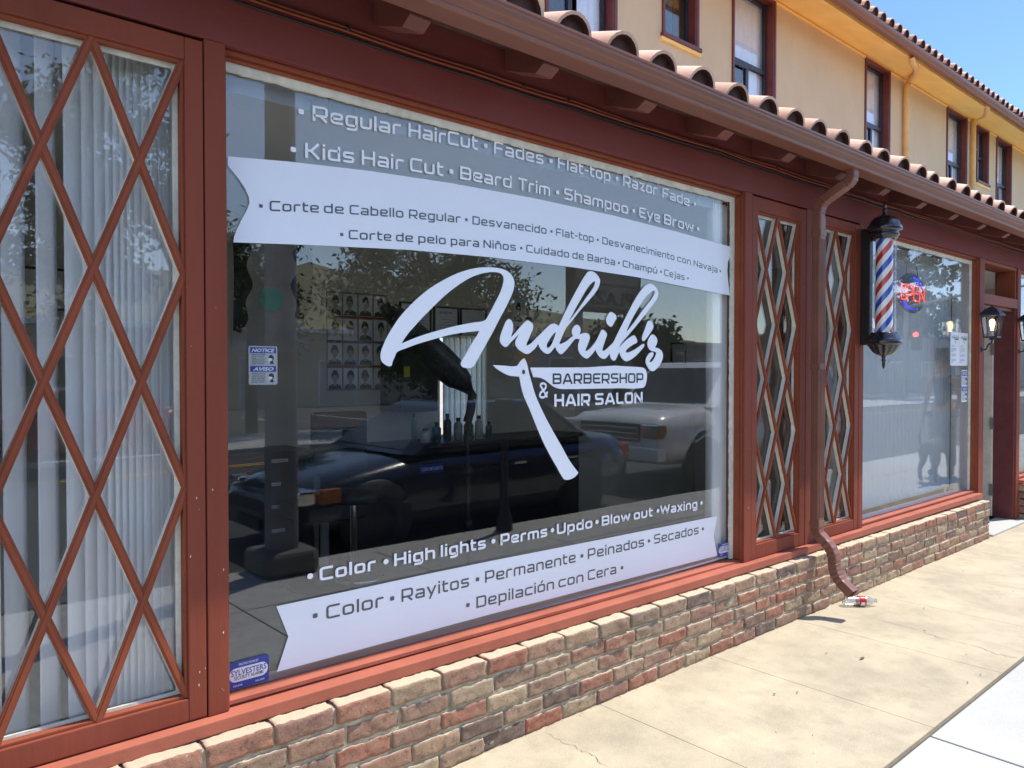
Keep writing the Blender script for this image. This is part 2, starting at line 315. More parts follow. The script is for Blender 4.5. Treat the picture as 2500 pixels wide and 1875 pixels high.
# ------------------------------------------------------------------ stroke lettering (square rounded sign face)
XH = .76
def glyph(ch, h):
    "width and strokes of one letter, cap height 1, pen half width h; a point is (x, y[, corner radius])"
    def G(w): return h, w-h, h, 1-h, XH-h, w/2
    acc = None
    base = {'ñ': 'n', 'ú': 'u', 'ó': 'o'}.get(ch, ch)
    W = {'C': .86, 'R': .9, 'H': .88, 'F': .78, 'K': .86, 'B': .88, 'T': .84, 'S': .86, 'E': .84, 'D': .88, 'N': .9, 'P': .86, 'U': .88, 'W': 1.25, 'A': .98, 'L': .74, 'O': .88, 'I': 2*h,
         'i': 2*h, 'l': 2*h, 'j': .30, 'm': 1.14, 'w': 1.12, 't': .50, 'r': .56, 'f': .5, '-': .42, 'v': .78, 'x': .74, 'y': .76, 'z': .7, 's': .72}.get(base, .76)
    l, r, b, t, x, c = G(W); q = .36
    D = {
     'A': [[(h*.6, 0), (c-.07, t, .05), (c+.07, t, .05), (W-h*.6, 0)], [(.2, .28), (W-.2, .28)]],
     'B': [[(l, .5), (l, t, 0), (r, t), (r, b), (l, b, 0), (l, .5)], [(l+h, .5), (r, .5)]],
     'C': [[(r+h, t), (l, t), (l, b), (r+h, b)]], 'D': [[(l, .5), (l, t, 0), (r, t), (r, b), (l, b, 0), (l, .5)]],
     'E': [[(r+h, t), (l, t), (l, b), (r+h, b)], [(l, .5), (r, .5)]], 'F': [[(r+h, t), (l, t), (l, 0)], [(l, .47), (r, .47)]],
     'H': [[(l, 0), (l, 1)], [(r, 0), (r, 1)], [(l, .5), (r, .5)]], 'I': [[(h, 0), (h, 1)]],
     'K': [[(l, 0), (l, 1)], [(l, .5), (.34, .5, .05), (r, 1)], [(.34, .5), (r+.02, 0)]], 'L': [[(l, 1), (l, b), (r+h, b)]],
     'N': [[(l, 0), (l, t, .06), (r, b, .06), (r, 1)]], 'O': [[(c, b), (l, b), (l, t), (r, t), (r, b), (c, b)]],
     'P': [[(l, 0), (l, t, 0), (r, t), (r, .36), (l, .36)]], 'R': [[(l, 0), (l, t, 0), (r, t), (r, .36), (l, .36)], [(.46, .36), (r, 0)]],
     'S': [[(r+h*.6, t), (l, t), (l, .5), (r, .5), (r, b), (l-h*.6, b)]], 'T': [[(0, t), (W, t)], [(c, 0), (c, t)]],
     'U': [[(l, 1), (l, b), (r, b), (r, 1)]], 'W': [[(h*.6, 1), (.30, b, .08), (W/2, t, .08), (W-.30, b, .08), (W-h*.6, 1)]],
     'a': [[(l, x), (r, x), (r, 0)], [(r, b), (l, b), (l, q), (r, q)]], 'b': [[(l, 1), (l, b, 0), (r, b), (r, x), (l, x)]],
     'c': [[(r+h, x), (l, x), (l, b), (r+h, b)]], 'd': [[(r, 1), (r, b, 0), (l, b), (l, x), (r, x)]],
     'e': [[(r+h, b), (l, b), (l, x), (r, x), (r, q), (l, q)]],
     'g': [[(r, b), (l, b), (l, x), (r, x, 0), (r, -.26+h), (l, -.26+h)]], 'h': [[(l, 0), (l, 1)], [(l, x), (r, x), (r, 0)]],
     'i': [[(h, 0), (h, XH)], [(h, .87), (h, 1.03)]], 'j': [[(W-h, XH), (W-h, -.26+h), (0, -.26+h)], [(W-h, .87), (W-h, 1.03)]], 'l': [[(h, 0), (h, 1)]],
     'm': [[(l, 0), (l, x), (r, x), (r, 0)], [(c, x), (c, 0)]], 'n': [[(l, 0), (l, x), (r, x), (r, 0)]], 'o': [[(c, b), (l, b), (l, x), (r, x), (r, b), (c, b)]],
     'p': [[(l, -.26), (l, x, 0), (r, x), (r, b), (l, b)]], 'r': [[(l, 0), (l, x), (W, x)]],
     's': [[(r+h*.6, x), (l, x), (l, XH/2), (r, XH/2), (r, b), (l-h*.6, b)]], 't': [[(l+.05, .98), (l+.05, b), (W, b)], [(0, x), (W, x)]],
     'u': [[(l, XH), (l, b), (r, b), (r, XH)]], 'v': [[(h*.6, XH), (c, b*.6, .07), (W-h*.6, XH)]],
     'w': [[(h*.6, XH), (.28, b, .07), (c, x, .07), (W-.28, b, .07), (W-h*.6, XH)]], 'x': [[(h*.5, 0), (W-h*.5, XH)], [(h*.5, XH), (W-h*.5, 0)]],
     'y': [[(h*.6, XH), (c+.02, b*.4, .04)], [(W-h*.6, XH), (.22, -.26)]], 'z': [[(0, x), (W-h, x, .04), (h, b, .04), (W, b)]], '-': [[(0, .42), (W, .42)]],
    }
    st = list(D.get(base, []))
    if ch == 'ñ': st.append([(.16, .92), (W-.16, .92)])
    if ch in 'úó': st.append([(c-.02, .86), (c+.14, 1.08)])
    return W, st
def round_path(st, R):
    P = [Vector((p[0], p[1])) for p in st]; rr = [(p[2] if len(p) > 2 else R) for p in st]; out = [P[0]]
    for i in range(1, len(P)-1):
        a = (P[i-1]-P[i]); b = (P[i+1]-P[i]); k = min(rr[i], a.length*.48, b.length*.48)
        if k < .012: out.append(P[i]); continue
        p0 = P[i]+a.normalized()*k; p1 = P[i]+b.normalized()*k
        for j in range(5):
            t = j/4; out.append(p0*(1-t)**2+P[i]*2*t*(1-t)+p1*t*t)
    out.append(P[-1]); return out
def ribbon(path, h):
    n = len(path); L = []; R = []
    for i, p in enumerate(path):
        d0 = (p-path[i-1]).normalized() if i else None; d1 = (path[i+1]-p).normalized() if i < n-1 else None
        d0 = d0 or d1; d1 = d1 or d0
        nn = Vector((-d0.y-d1.y, d0.x+d1.x)).normalized(); k = h/max(.35, nn.dot(Vector((-d0.y, d0.x))))
        L.append(p+nn*k); R.append(p-nn*k)
    return L, R
def word(mb, text, x0, x1, zf, cap, wt, y, mi=0, gap=.17):
    "one word of stroke lettering between x0 and x1, standing on the baseline z = zf(x)"
    h = wt/2; pos = 0; items = []
    for ch in text:
        if ch == ' ': pos += .45; continue
        W, st = glyph(ch, h); items.append((pos, st)); pos += W+gap
    tot = pos-gap; sx = (x1-x0)/tot; n = 0
    for p0, st in items:
        for s_ in st:
            L, R = ribbon(round_path(s_, .17), h); v = []
            for a, b in zip(L, R):
                for q in (a, b):
                    X = x0+(p0+q.x)*sx; v.append((X, y-.00012*(n % 5), zf(X)+q.y*cap))
            mb.add(v, [(2*i, 2*i+1, 2*i+3, 2*i+2) for i in range(len(L)-1)], mi); n += 1
def dot(mb, x, z, r, y, square=True, mi=0, sx=1.0):
    n = 24; v = []
    for i in range(n):
        a = 2*math.pi*i/n; ca, sa = math.cos(a), math.sin(a); p = .45 if square else 1
        v.append((x+sx*r*math.copysign(abs(ca)**p, ca), y, z+r*math.copysign(abs(sa)**p, sa)))
    mb.add(v, [tuple(range(n))], mi)
def ptext(mb, s, x, z, size, y, mi=0, width=None, bold=0.0, shear=0.0, align='LEFT', slope=0.0):
    "plain block lettering as filled outlines, facing -y"
    cu = bpy.data.curves.new('lettering', 'FONT'); cu.body = s; cu.size = 1; cu.offset = bold; cu.shear = shear; cu.resolution_u = 2; cu.fill_mode = 'FRONT'
    o = bpy.data.objects.new('lettering', cu); COL.objects.link(o); dg = bpy.context.evaluated_depsgraph_get(); me = o.evaluated_get(dg).to_mesh()
    v = [p.co.copy() for p in me.vertices]; f = [tuple(p.vertices) for p in me.polygons]; o.to_mesh_clear() if False else None
    bpy.data.objects.remove(o); bpy.data.curves.remove(cu)
    if not v: return
    a = min(p.x for p in v); b = max(p.x for p in v); kx = (width/(b-a)) if width else size; W = (b-a)*kx
    off = {'LEFT': 0, 'CENTER': -W/2, 'RIGHT': -W}[align]
    mb.add([(x+off+(p.x-a)*kx, y, z+p.y*size+slope*(off+(p.x-a)*kx)) for p in v], f, mi)


# ------------------------------------------------------------------ ground
G0 = -.015
mb = MB(); mb.add([(-400, -400, -.32), (400, -400, -.32), (400, 400, -.32), (-400, 400, -.32)], [(0, 1, 2, 3)]); tag(mb.build('ground', 'tanwall'), kind='structure')
mb = MB(); xs = [-5.6+.921*i for i in range(34)]
for i, x in enumerate(xs[:-1]): mb.box(x+.0016, x+.9194, -1.132, .09, -.10, G0)
for i in range(3): mb.box(-5.6, 30, -1.1325-.004*i, -1.1315-.004*i, -.1, G0-.003)
o = mb.build('inner_sidewalk', 'tan', bevel=.003, seg=1); tag(o, kind='structure')
mb = MB(); x = 3.53-1.52*8
while x < 30: mb.box(x+.006, x+1.514, -2.14, -1.147, -.12, G0-.007); mb.box(x+.006, x+1.514, -3.0, -2.152, -.12, G0-.007); x += 1.52
tag(mb.build('outer_sidewalk', 'grey', bevel=.005, seg=2), kind='structure')
mb = MB(); mb.box(-9, 30, -3.15, .3, -.2, G0-.03); tag(mb.build('sidewalk_bed', 'joint'), kind='structure')
mb = MB(); mb.box(-40, 60, -3.16, -3.004, -.3, G0-.008); tag(mb.build('kerb', 'grey', bevel=.015), kind='structure')
mb = MB(); mb.add([(-300, -13.0, -.17), (300, -13.0, -.17), (300, -3.1, -.17), (-300, -3.1, -.17)], [(0, 1, 2, 3)]); tag(mb.build('road', 'asph'), kind='structure')
mb = MB()
for y in (-10.85, -11.05): mb.add([(-100, y, -.166), (200, y, -.166), (200, y+.09, -.166), (-100, y+.09, -.166)], [(0, 1, 2, 3)])
mb.build('lane_marking', 'ylw')['kind'] = 'structure'
mb = MB(); mb.add([(-300, -16.8, -.10), (300, -16.8, -.10), (300, -13.0, -.10), (-300, -13.0, -.10)], [(0, 1, 2, 3)]); mb.box(-300, 300, -13.1, -13.0, -.3, -.095)
tag(mb.build('far_pavement', 'grey'), kind='structure')
mb = MB(); mb.add([(-300, -70, -.11), (300, -70, -.11), (300, -16.8, -.11), (-300, -16.8, -.11)], [(0, 1, 2, 3)]); tag(mb.build('car_park_ground', 'asph'), kind='structure')
mb = MB()
for i in range(14): mb.add([(8+i*2.8, -24, -.106), (8.1+i*2.8, -24, -.106), (8.1+i*2.8, -19.5, -.106), (8+i*2.8, -19.5, -.106)], [(0, 1, 2, 3)])
mb.build('bay_marking', 'wht')['kind'] = 'structure'
def crack(pts, wd):
    mb = MB(); n = len(pts); P = []
    for i in range(n-1):
        a, b = Vector(pts[i]), Vector(pts[i+1])
        for k in range(8):
            p = a.lerp(b, k/8); P.append(p+Vector((random.uniform(-.012, .012), random.uniform(-.008, .008))))
    P.append(Vector(pts[-1])); L, R = ribbon(P, wd/2)
    for i, q in enumerate(L): k = random.uniform(.2, 1.2); L[i] = P[i]+(q-P[i])*k; R[i] = P[i]+(R[i]-P[i])*k
    mb.add([(q.x, q.y, G0+.0025) for ab in zip(L, R) for q in ab], [(2*i, 2*i+1, 2*i+3, 2*i+2) for i in range(len(L)-1)])
    mb.build('crack', 'joint')['kind'] = 'structure'
crack([(2.296, -.04), (2.30, -.208), (2.309, -.289), (2.27, -.414), (2.31, -.62), (2.25, -.85), (2.27, -1.12)], .0020)
crack([(4.93, -.30), (4.897, -.458), (4.888, -.609), (4.847, -.732), (4.856, -.902), (4.803, -1.04), (4.83, -1.12)], .0030)
crack([(7.2, -.2), (7.15, -.5), (7.22, -.8), (7.1, -1.1)], .003)
# grime and broken mortar line where brick meets pavement
mb = MB()
for i in range(110):
    x = random.uniform(-.5, 8.05); s_ = random.uniform(.002, .007)
    mb.lathe([(s_*1.6, 0), (s_*1.2, s_*.35), (.0, s_*.5)], (x, random.uniform(-.022, -.004), G0), 6)
tag(mb.build('mortar_crumbs', 'tan'), 'pale crumbs of mortar and grit along foot of the brick wall', 'grit', kind='stuff')
mb = MB()
for i in range(26):
    x = random.uniform(.9, 7.6); y = random.uniform(-1.1, -.06); a = random.uniform(0, 3.1); l = random.choice((.003, .004, .006, .012)); c, s_ = math.cos(a), math.sin(a)
    mb.add([(x-c*l, y-s_*l, G0+.001), (x-s_*l*.25, y+c*l*.25, G0+.004), (x+c*l, y+s_*l, G0+.002), (x+s_*l*.25, y-c*l*.25, G0+.001)], [(0, 1, 2, 3)])
tag(mb.build('leaf_litter', 'bark'), 'scattered tiny dry leaf bits on the tan pavement', 'leaf litter', kind='stuff')
for i, (px, y) in enumerate(((4.108, -.4), (4.182, -.564), (3.398, -.491), (3.499, -.555), (5.369, -.44), (4.406, -1.07), (4.251, -1.06))):
    mb = MB(); l = (.012, .030, .013, .011, .012, .010, .011)[i]; n = 9
    v = [(px-l+2*l*k/(n-1), y+w_*.25*l*math.sin(math.pi*k/(n-1)), G0+.003+.004*math.sin(math.pi*k/(n-1))+abs(w_)*.002) for k in range(n) for w_ in (-1, 0, 1)]
    mb.add(v, [(3*k+j, 3*k+3+j, 3*k+4+j, 3*k+1+j) for k in range(n-1) for j in (0, 1)]); o = mb.build('dry_leaf', 'bark')
    tag(o, ('curled brown leaf on pavement just right of the other near spout', 'thin brown twig-like leaf lying on tan pavement right of centre', 'small brown leaf on tan pavement nearest the viewer', 'small brown leaf beside the nearest leaf on tan pavement', 'brown leaf on tan pavement beyond the bottle', 'brown leaf near edge of the white slabs, right one', 'brown leaf near edge of the white slabs, left one')[i], 'leaf', 'dry leaves on the pavement')

# ------------------------------------------------------------------ storefront building
shop = thing('storefront_building', 'single storey red-brown timber storefront with brick knee wall and tiled eave', 'storefront', (4, .1, 0))
def brick_run(x0, x1, top, name='brick_wall', courses=5):
    mb = MB(); bl, bd = .2285, .105
    z0 = -.02
    for c in range(courses):
        x = x0-(0 if c % 2 == 0 else bl*.48)-(.02*c if c % 2 else 0)
        first = True
        while x < x1-.03:
            L = bl-.0115+random.uniform(-.006, .006); xa = max(x, x0); xb = min(x+L, x1)
            if xb-xa > .035:
                nx, ny, nz = max(4, int((xb-xa)/.014)), 5, 6
                cx = (xa+xb)/2; f0 = (c+.10)/courses; f1 = (c+.93)/courses
                hz0 = z0+(top(cx)-z0)*f0; hz1 = z0+(top(cx)-z0)*(f1 if c < courses-1 else 1.0)
                hy = bd/2; pj = random.uniform(-.0035, .0035); tilt = random.uniform(-.012, .012); sd = Vector((random.random()*50, random.random()*50, random.random()*50))
                sl = (top(cx+.1)-top(cx-.1))/.2*f1; e = .0032
                idx = {}
                def vert(i, j, k):
                    key = (i, j, k)
                    if key in idx: return idx[key]
                    p = Vector((xa+(xb-xa)*i/nx, bd*j/ny, hz0+(hz1-hz0)*k/nz))
                    q = Vector((min(max(p.x, xa+e), xb-e), min(max(p.y, e), bd-e), min(max(p.z, hz0+e), hz1-e))); d = p-q
                    if d.length > 0: p = q+d.normalized()*e
                    nn = noise.noise_vector(p*19+sd)*.0050+noise.noise_vector(p*62+sd)*.0042
                    if noise.noise(p*9+sd) > .33: nn += (q+Vector((0, bd*.02, 0))-p)*.45
                    p = p+nn; p.z += (p.x-cx)*(tilt+sl); p.y += pj
                    idx[key] = len(vs); vs.append(p); return idx[key]
                vs = []; fs = []
                def face(fn, na, nb):
                    for a in range(na):
                        for b in range(nb): fs.append((fn(a, b), fn(a+1, b), fn(a+1, b+1), fn(a, b+1)))
                face(lambda a, b: vert(a, 0, b), nx, nz); face(lambda a, b: vert(a, b, nz), nx, ny)
                face(lambda a, b: vert(0, ny-a, b), ny, nz); face(lambda a, b: vert(nx, a, b), ny, nz); face(lambda a, b: vert(a, ny-b, 0), nx, ny)
                mb.add(vs, fs, 0, True)
            x += bl+random.uniform(-.004, .004)
    # mortar bed behind and between the bricks, with a rough skin
    nx = int((x1-x0)/.012); nz = 34; v = []; fs = []
    for i in range(nx+1):
        x = x0+.004+(x1-x0-.008)*i/nx
        for k in range(nz+1):
            z = z0+(top(x)-.010-z0)*k/nz; q = Vector((x, 0, z))
            y = .0078+.0040*noise.noise(q*26)+.003*noise.noise(q*85)
            v.append((x, y, z))
        v.append((x, .10, top(x)-.010))
    m_ = nz+2
    for i in range(nx):
        for k in range(nz+1): fs.append((i*m_+k, (i+1)*m_+k, (i+1)*m_+k+1, i*m_+k+1))
    mb.add(v, fs, 1, True)
    mb.box(x1-.02, x1-.006, .012, .30, z0, top(x1)-.012, 1)
    mb.box(x0, x1-.008, .100, .28, z0, top(x1)-.012, 1)
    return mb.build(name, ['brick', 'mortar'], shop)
topz = lambda x: .384-.0085*(min(max(x, 0), 4)-0)-.0035*max(0, min(x, 8.2)-4)
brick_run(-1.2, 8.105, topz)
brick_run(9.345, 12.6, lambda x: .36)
mb = MB()                                                            # limewash streak under the spout
# sills
def silltop(x): return .424-.008*max(0, min(x-.9, 3.1))
def sill_piece(mb, x0, x1, y0, y1, dz0, dz1, n=8):
    for i in range(n):
        a = x0+(x1-x0)*i/n; b = x0+(x1-x0)*(i+1)/n
        mb.add([(a, y0, silltop(a)+dz0), (a, y0, silltop(a)+dz1), (b, y0, silltop(b)+dz0), (b, y0, silltop(b)+dz1), (a, y1, silltop(a)+dz0), (a, y1, silltop(a)+dz1+.002), (b, y1, silltop(b)+dz0), (b, y1, silltop(b)+dz1+.002)],
               [(0, 2, 3, 1), (1, 3, 7, 5), (0, 4, 6, 2)])
    mb.add([(x0, y0, silltop(x0)+dz0), (x0, y0, silltop(x0)+dz1), (x0, y1, silltop(x0)+dz1), (x0, y1, silltop(x0)+dz0)], [(0, 1, 2, 3)])
    mb.add([(x1, y0, silltop(x1)+dz0), (x1, y0, silltop(x1)+dz1), (x1, y1, silltop(x1)+dz1), (x1, y1, silltop(x1)+dz0)], [(3, 2, 1, 0)])
mb = MB(); sill_piece(mb, -1.2, 8.10, .058, .24, -.044, 0); mb.build('sill_board', 'sillp', shop, bevel=.004)
mb = MB(); mb.box(9.35, 12.6, .058, .24, .365, .405); mb.build('sill_board', 'sillp', shop, bevel=.004)
# header beam and posts
mb = MB(); mb.box(-2, 13, .10, .27, 2.618, 3.0); mb.build('header_beam', 'redh', shop, bevel=.003)
HB = 2.6175
for k, (x0, x1, zb) in enumerate(((.909, .977, silltop(.94)), (4.078, 4.155, silltop(4.1)), (4.812, 4.930, silltop(4.8)), (5.592, 5.660, .4), (8.102, 8.236, .36), (9.238, 9.34, -.02), (.17, .266, .42), (12.3, 12.5, .36))):
    mb = MB(); mb.box(x0, x1, .0985, .262, zb, HB); mb.build('post', 'red', shop, bevel=.004)
for i in range(22):
    x0, x1 = random.choice(((.85, .904), (.91, .976), (4.08, 4.154), (4.74, 4.80))); x = random.uniform(x0+.004, x1-.004); z = random.uniform(.46, 1.15) if i < 18 else random.uniform(1.15, 2.4); a = random.uniform(.0008, .0022); b = a*random.uniform(1, 3.5)
    y = .0995 if x1-x0 > .06 and x1 not in (4.80,) else .1000
    mb = MB(); mb.add([(x-a, y-.0022, z), (x, y-.0024, z-b), (x+a, y-.0022, z+.3*b), (x+.2*a, y-.0023, z+b)], [(0, 1, 2, 3)]); mb.build('paint_chip', 'putty', shop)
mb = MB(); mb.box(-2, .168, .102, .25, .42, HB); mb.build('panel_wall', 'red', shop)

# lattice windows
def lattice(x0, x1, ox0, ox1, zb, zt, oz0, oz1, yg=.150):
    fr = MB()
    for a in ((x0, ox0, zb, zt), (ox1, x1, zb, zt)): fr.box(a[0], a[1], .1005, .146, a[2], a[3])
    fr.box(ox0+.0005, ox1-.0005, .1012, .146, zb, oz0); fr.box(ox0+.0005, ox1-.0005, .1012, .146, oz1, zt)
    f = fr.build('lattice_window', 'red', shop, bevel=.0035)
    # small bead round the opening
    bd = MB(); c = .010
    for a in ((ox0, ox0+c, oz0, oz1), (ox1-c, ox1, oz0, oz1)): bd.box(a[0], a[1], .112, .140, a[2], a[3])
    bd.box(ox0+c, ox1-c, .1125, .140, oz0, oz0+c); bd.box(ox0+c, ox1-c, .1125, .140, oz1-c, oz1); bd.build('glazing_bead', 'redt', f, bevel=.002)
    mu = MB(); cr = MB(); P = (oz1-oz0)/3; wx = ox1-ox0; sl_ = 2*P/wx
    for sgn in (1, -1):
        for k in range(-1, 3):
            # line leaving the left edge at height z, rising (or falling) two pitches across the width
            pts = []
            z = oz0+P*k if sgn > 0 else oz1-P*k
            xa, za, xb, zb_ = ox0, z, ox1, z+sgn*2*P
            def clip(xa, za, xb, zb_):
                for lim in (oz0, oz1):
                    for _ in (0, 1):
                        if (lim == oz0 and za < lim) or (lim == oz1 and za > lim): t = (lim-za)/(zb_-za); xa, za = xa+(xb-xa)*t, lim
                        xa, za, xb, zb_ = xb, zb_, xa, za
                return xa, za, xb, zb_
            xa, za, xb, zb_ = clip(xa, za, xb, zb_)
            if abs(xb-xa) < .02: continue
            yo = 0 if sgn > 0 else .0022
            mu.beam((xa, .1215+yo, za), (xb, .1215+yo, zb_), .0265, .0085)
            mu.beam((xa, .1135+yo, za), (xb, .1135+yo, zb_), .0135, .0045)
            cr.beam((xa, .1480+yo*.2, za), (xb, .1480+yo*.2, zb_), .0235, .0245-yo)
    mu.build('lattice_bars', 'redt', f, bevel=.0018); cr.build('glazing_bars', 'cream', f)
    pt = MB(); q = .016
    for a in ((ox0+c, ox0+c+q, oz0+c, oz1-c), (ox1-c-q, ox1-c, oz0+c, oz1-c)): pt.box(a[0], a[1], .1395, .1485, a[2], a[3])
    pt.box(ox0+c+q, ox1-c-q, .1400, .1485, oz0+c, oz0+c+q*.6); pt.box(ox0+c+q, ox1-c-q, .1400, .1485, oz1-c-q, oz1-c); pt.build('putty', 'putty', f)
    pn = MB(); pn.box(ox0+.003, ox1-.003, yg, yg+.005, oz0+.003, oz1-.003); pn.build('pane', 'glass', f)
    return f
lattice(.270, .9045, .324, .848, silltop(.6)+.004, 2.606, .500, 2.536)
lattice(4.1585, 4.808, 4.219, 4.738, silltop(4.4)+.005, 2.606, .490, 2.522)
lattice(4.934, 5.588, 4.992, 5.524, .404, 2.606, .478, 2.540)

# display windows
def display(x0, x1, zb, zt, upper, name='display_window', ptop=.046, pr=.030):
    fr = MB()
    fr.box(x0+.0004, x1-.0004, .128, .166, zt-.016, zt); fr.box(x0+.0004, x1-.0004, .147, .172, zt-.027, zt-.0165)
    fr.box(x1-.012, x1, .130, .172, zb, zt-.028); fr.box(x1-.007, x1, .112, .1295, zb, zt-.017)
    fr.box(x0, x0+.012, .130, .172, zb, zt-.028); fr.box(x0, x0+.007, .112, .1295, zb, zt-.017)
    f = fr.build(name, 'redt', shop, bevel=.003)
    s_ = MB(); n = 8
    for i in range(n):
        a = x0+(x1-x0)*i/n; b = x0+(x1-x0)*(i+1)/n; ua, ub = upper(a), upper(b)
        s_.add([(a, .122, ua-.013), (a, .122, ua), (b, .122, ub-.013), (b, .122, ub), (a, .185, ua-.013), (a, .185, ua+.006), (b, .185, ub-.013), (b, .185, ub+.006)], [(0, 2, 3, 1), (1, 3, 7, 5), (0, 4, 6, 2)])
        s_.add([(a, .137, silltop(a)-.01), (a, .137, ua-.012), (b, .137, ub-.012), (b, .137, silltop(b)-.01)], [(0, 3, 2, 1)])
    s_.build('window_sill', 'sillp', f)
    p = MB()
    def strip(xa, za, xb, zb_, wx, wz, n):
        # rough-edged putty run
        v = []; sd = random.random()*90
        for i in range(n+1):
            t = i/n; x = xa+(xb-xa)*t; z = za+(zb_-za)*t; j = 1+.18*noise.noise(Vector((t*n*.6, sd, 0)))+.12*noise.noise(Vector((t*n*2.2, sd, 4)))
            v += [(x, .1655, z), (x+wx*j, .1675, z+wz*j), (x+wx*j, .1795, z+wz*j)]
        p.add(v, [(3*i+k, 3*i+3+k, 3*i+4+k, 3*i+1+k) for i in range(n) for k in (0, 1)], 0, False)
    strip(x0+.012, zt-.0275, x1-.012, zt-.0275, 0, -ptop+.016, 160)
    strip(x1-.012, zb, x1-.012, zt-.028, -pr, 0, 120)
    p.build('putty', 'putty', f)
    g = MB(); g.box(x0+.004, x1-.004, .180, .186, zb-.03, zt-.02); g.build('pane', 'glass', f)
    return f
up1 = lambda x: .447-.0118*max(0, min(x-1, 3.2))
display(.977, 4.078, .42, 2.6165, up1)
display(5.660, 8.102, .40, 2.6165, lambda x: .420)
display(9.340, 12.3, .40, 2.6165, lambda x: .43)

# transom, door recess, door
mb = MB(); mb.box(8.2365, 9.2375, .1005, .22, 2.196, 2.292); mb.box(8.2365, 9.2375, .112, .30, 2.585, 2.6165); mb.box(8.2365, 8.262, .20, .30, 2.2925, 2.5845); mb.box(9.20, 9.2375, .115, .30, 2.2925, 2.5845); mb.build('transom_frame', 'redt', shop, bevel=.003)
mb = MB(); mb.box(8.263, 9.199, .27, .276, 2.295, 2.58); mb.build('transom_pane', 'glass', shop)
mb = MB(); mb.box(8.2365, 8.262, .16, .42, -.02, 2.195); mb.box(9.205, 9.2375, .115, .42, -.02, 2.195); mb.box(8.263, 9.204, .14, .42, 2.165, 2.1955); mb.build('door_frame', 'maroon', shop, bevel=.003)
mb = MB(); mb.box(8.2, 9.3, .0, .45, -.12, .004); mb.build('threshold', 'grey', shop, bevel=.004)
dm = MB(); dm.box(8.263, 9.20, .95, .995, .02, 2.16); dd = dm.build('back_door', 'blkm', shop)
dr = MB(); dr.box(9.150, 9.192, .30, 1.10, .02, 2.16, ); d_ = dr.build('door', 'cream', shop, bevel=.002)
for z in (.30, 1.0, 1.78):
    mb = MB(); mb.box(9.135, 9.150, .285, .315, z-.06, z+.06); mb.box(9.1495, 9.198, .2955, .2995, z-.06, z+.06); mb.tube([(9.146, .292, z-.062), (9.146, .292, z+.062)], .008, 8); mb.build('hinge', 'steel', d_)

# eave: rafters, boards, gutter, tiles
slope = .36
rx = [-1.064+.650*i for i in range(22)]
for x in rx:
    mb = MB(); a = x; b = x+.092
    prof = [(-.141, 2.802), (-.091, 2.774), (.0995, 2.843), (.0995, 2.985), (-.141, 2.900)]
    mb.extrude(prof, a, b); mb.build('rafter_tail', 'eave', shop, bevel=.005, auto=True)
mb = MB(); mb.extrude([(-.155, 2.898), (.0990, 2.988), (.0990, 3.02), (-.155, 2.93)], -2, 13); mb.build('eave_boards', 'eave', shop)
gp = [(-0.1556, 2.9097), (-0.1556, 2.8089), (-0.16, 2.8044), (-0.2541, 2.8044), (-0.2608, 2.8089), (-0.2631, 2.819), (-0.2575, 2.8268), (-0.2575, 2.8324), (-0.2698, 2.8402), (-0.2832, 2.8514), (-0.2911, 2.8649), (-0.2922, 2.8761), (-0.3, 2.8794), (-0.3012, 2.8884), (-0.2922, 2.8906), (-0.2877, 2.885), (-0.281, 2.8548), (-0.2564, 2.8156), (-0.1634, 2.8134), (-0.16, 2.9097)]
mb = MB(); mb.extrude(gp, -2, 13, 0, False); gt = mb.build('gutter', 'gut', shop, auto=True)
mb = MB(); mb.extrude([(p[0]-.0015*(1 if p[0] < -.24 else 0), p[1]-(.0015 if p[1] < 2.82 else 0)) for p in gp[1:14]]+[(-.158, 2.84)], 9.0, 9.07, 0); mb.build('gutter_joint', 'gut', gt)

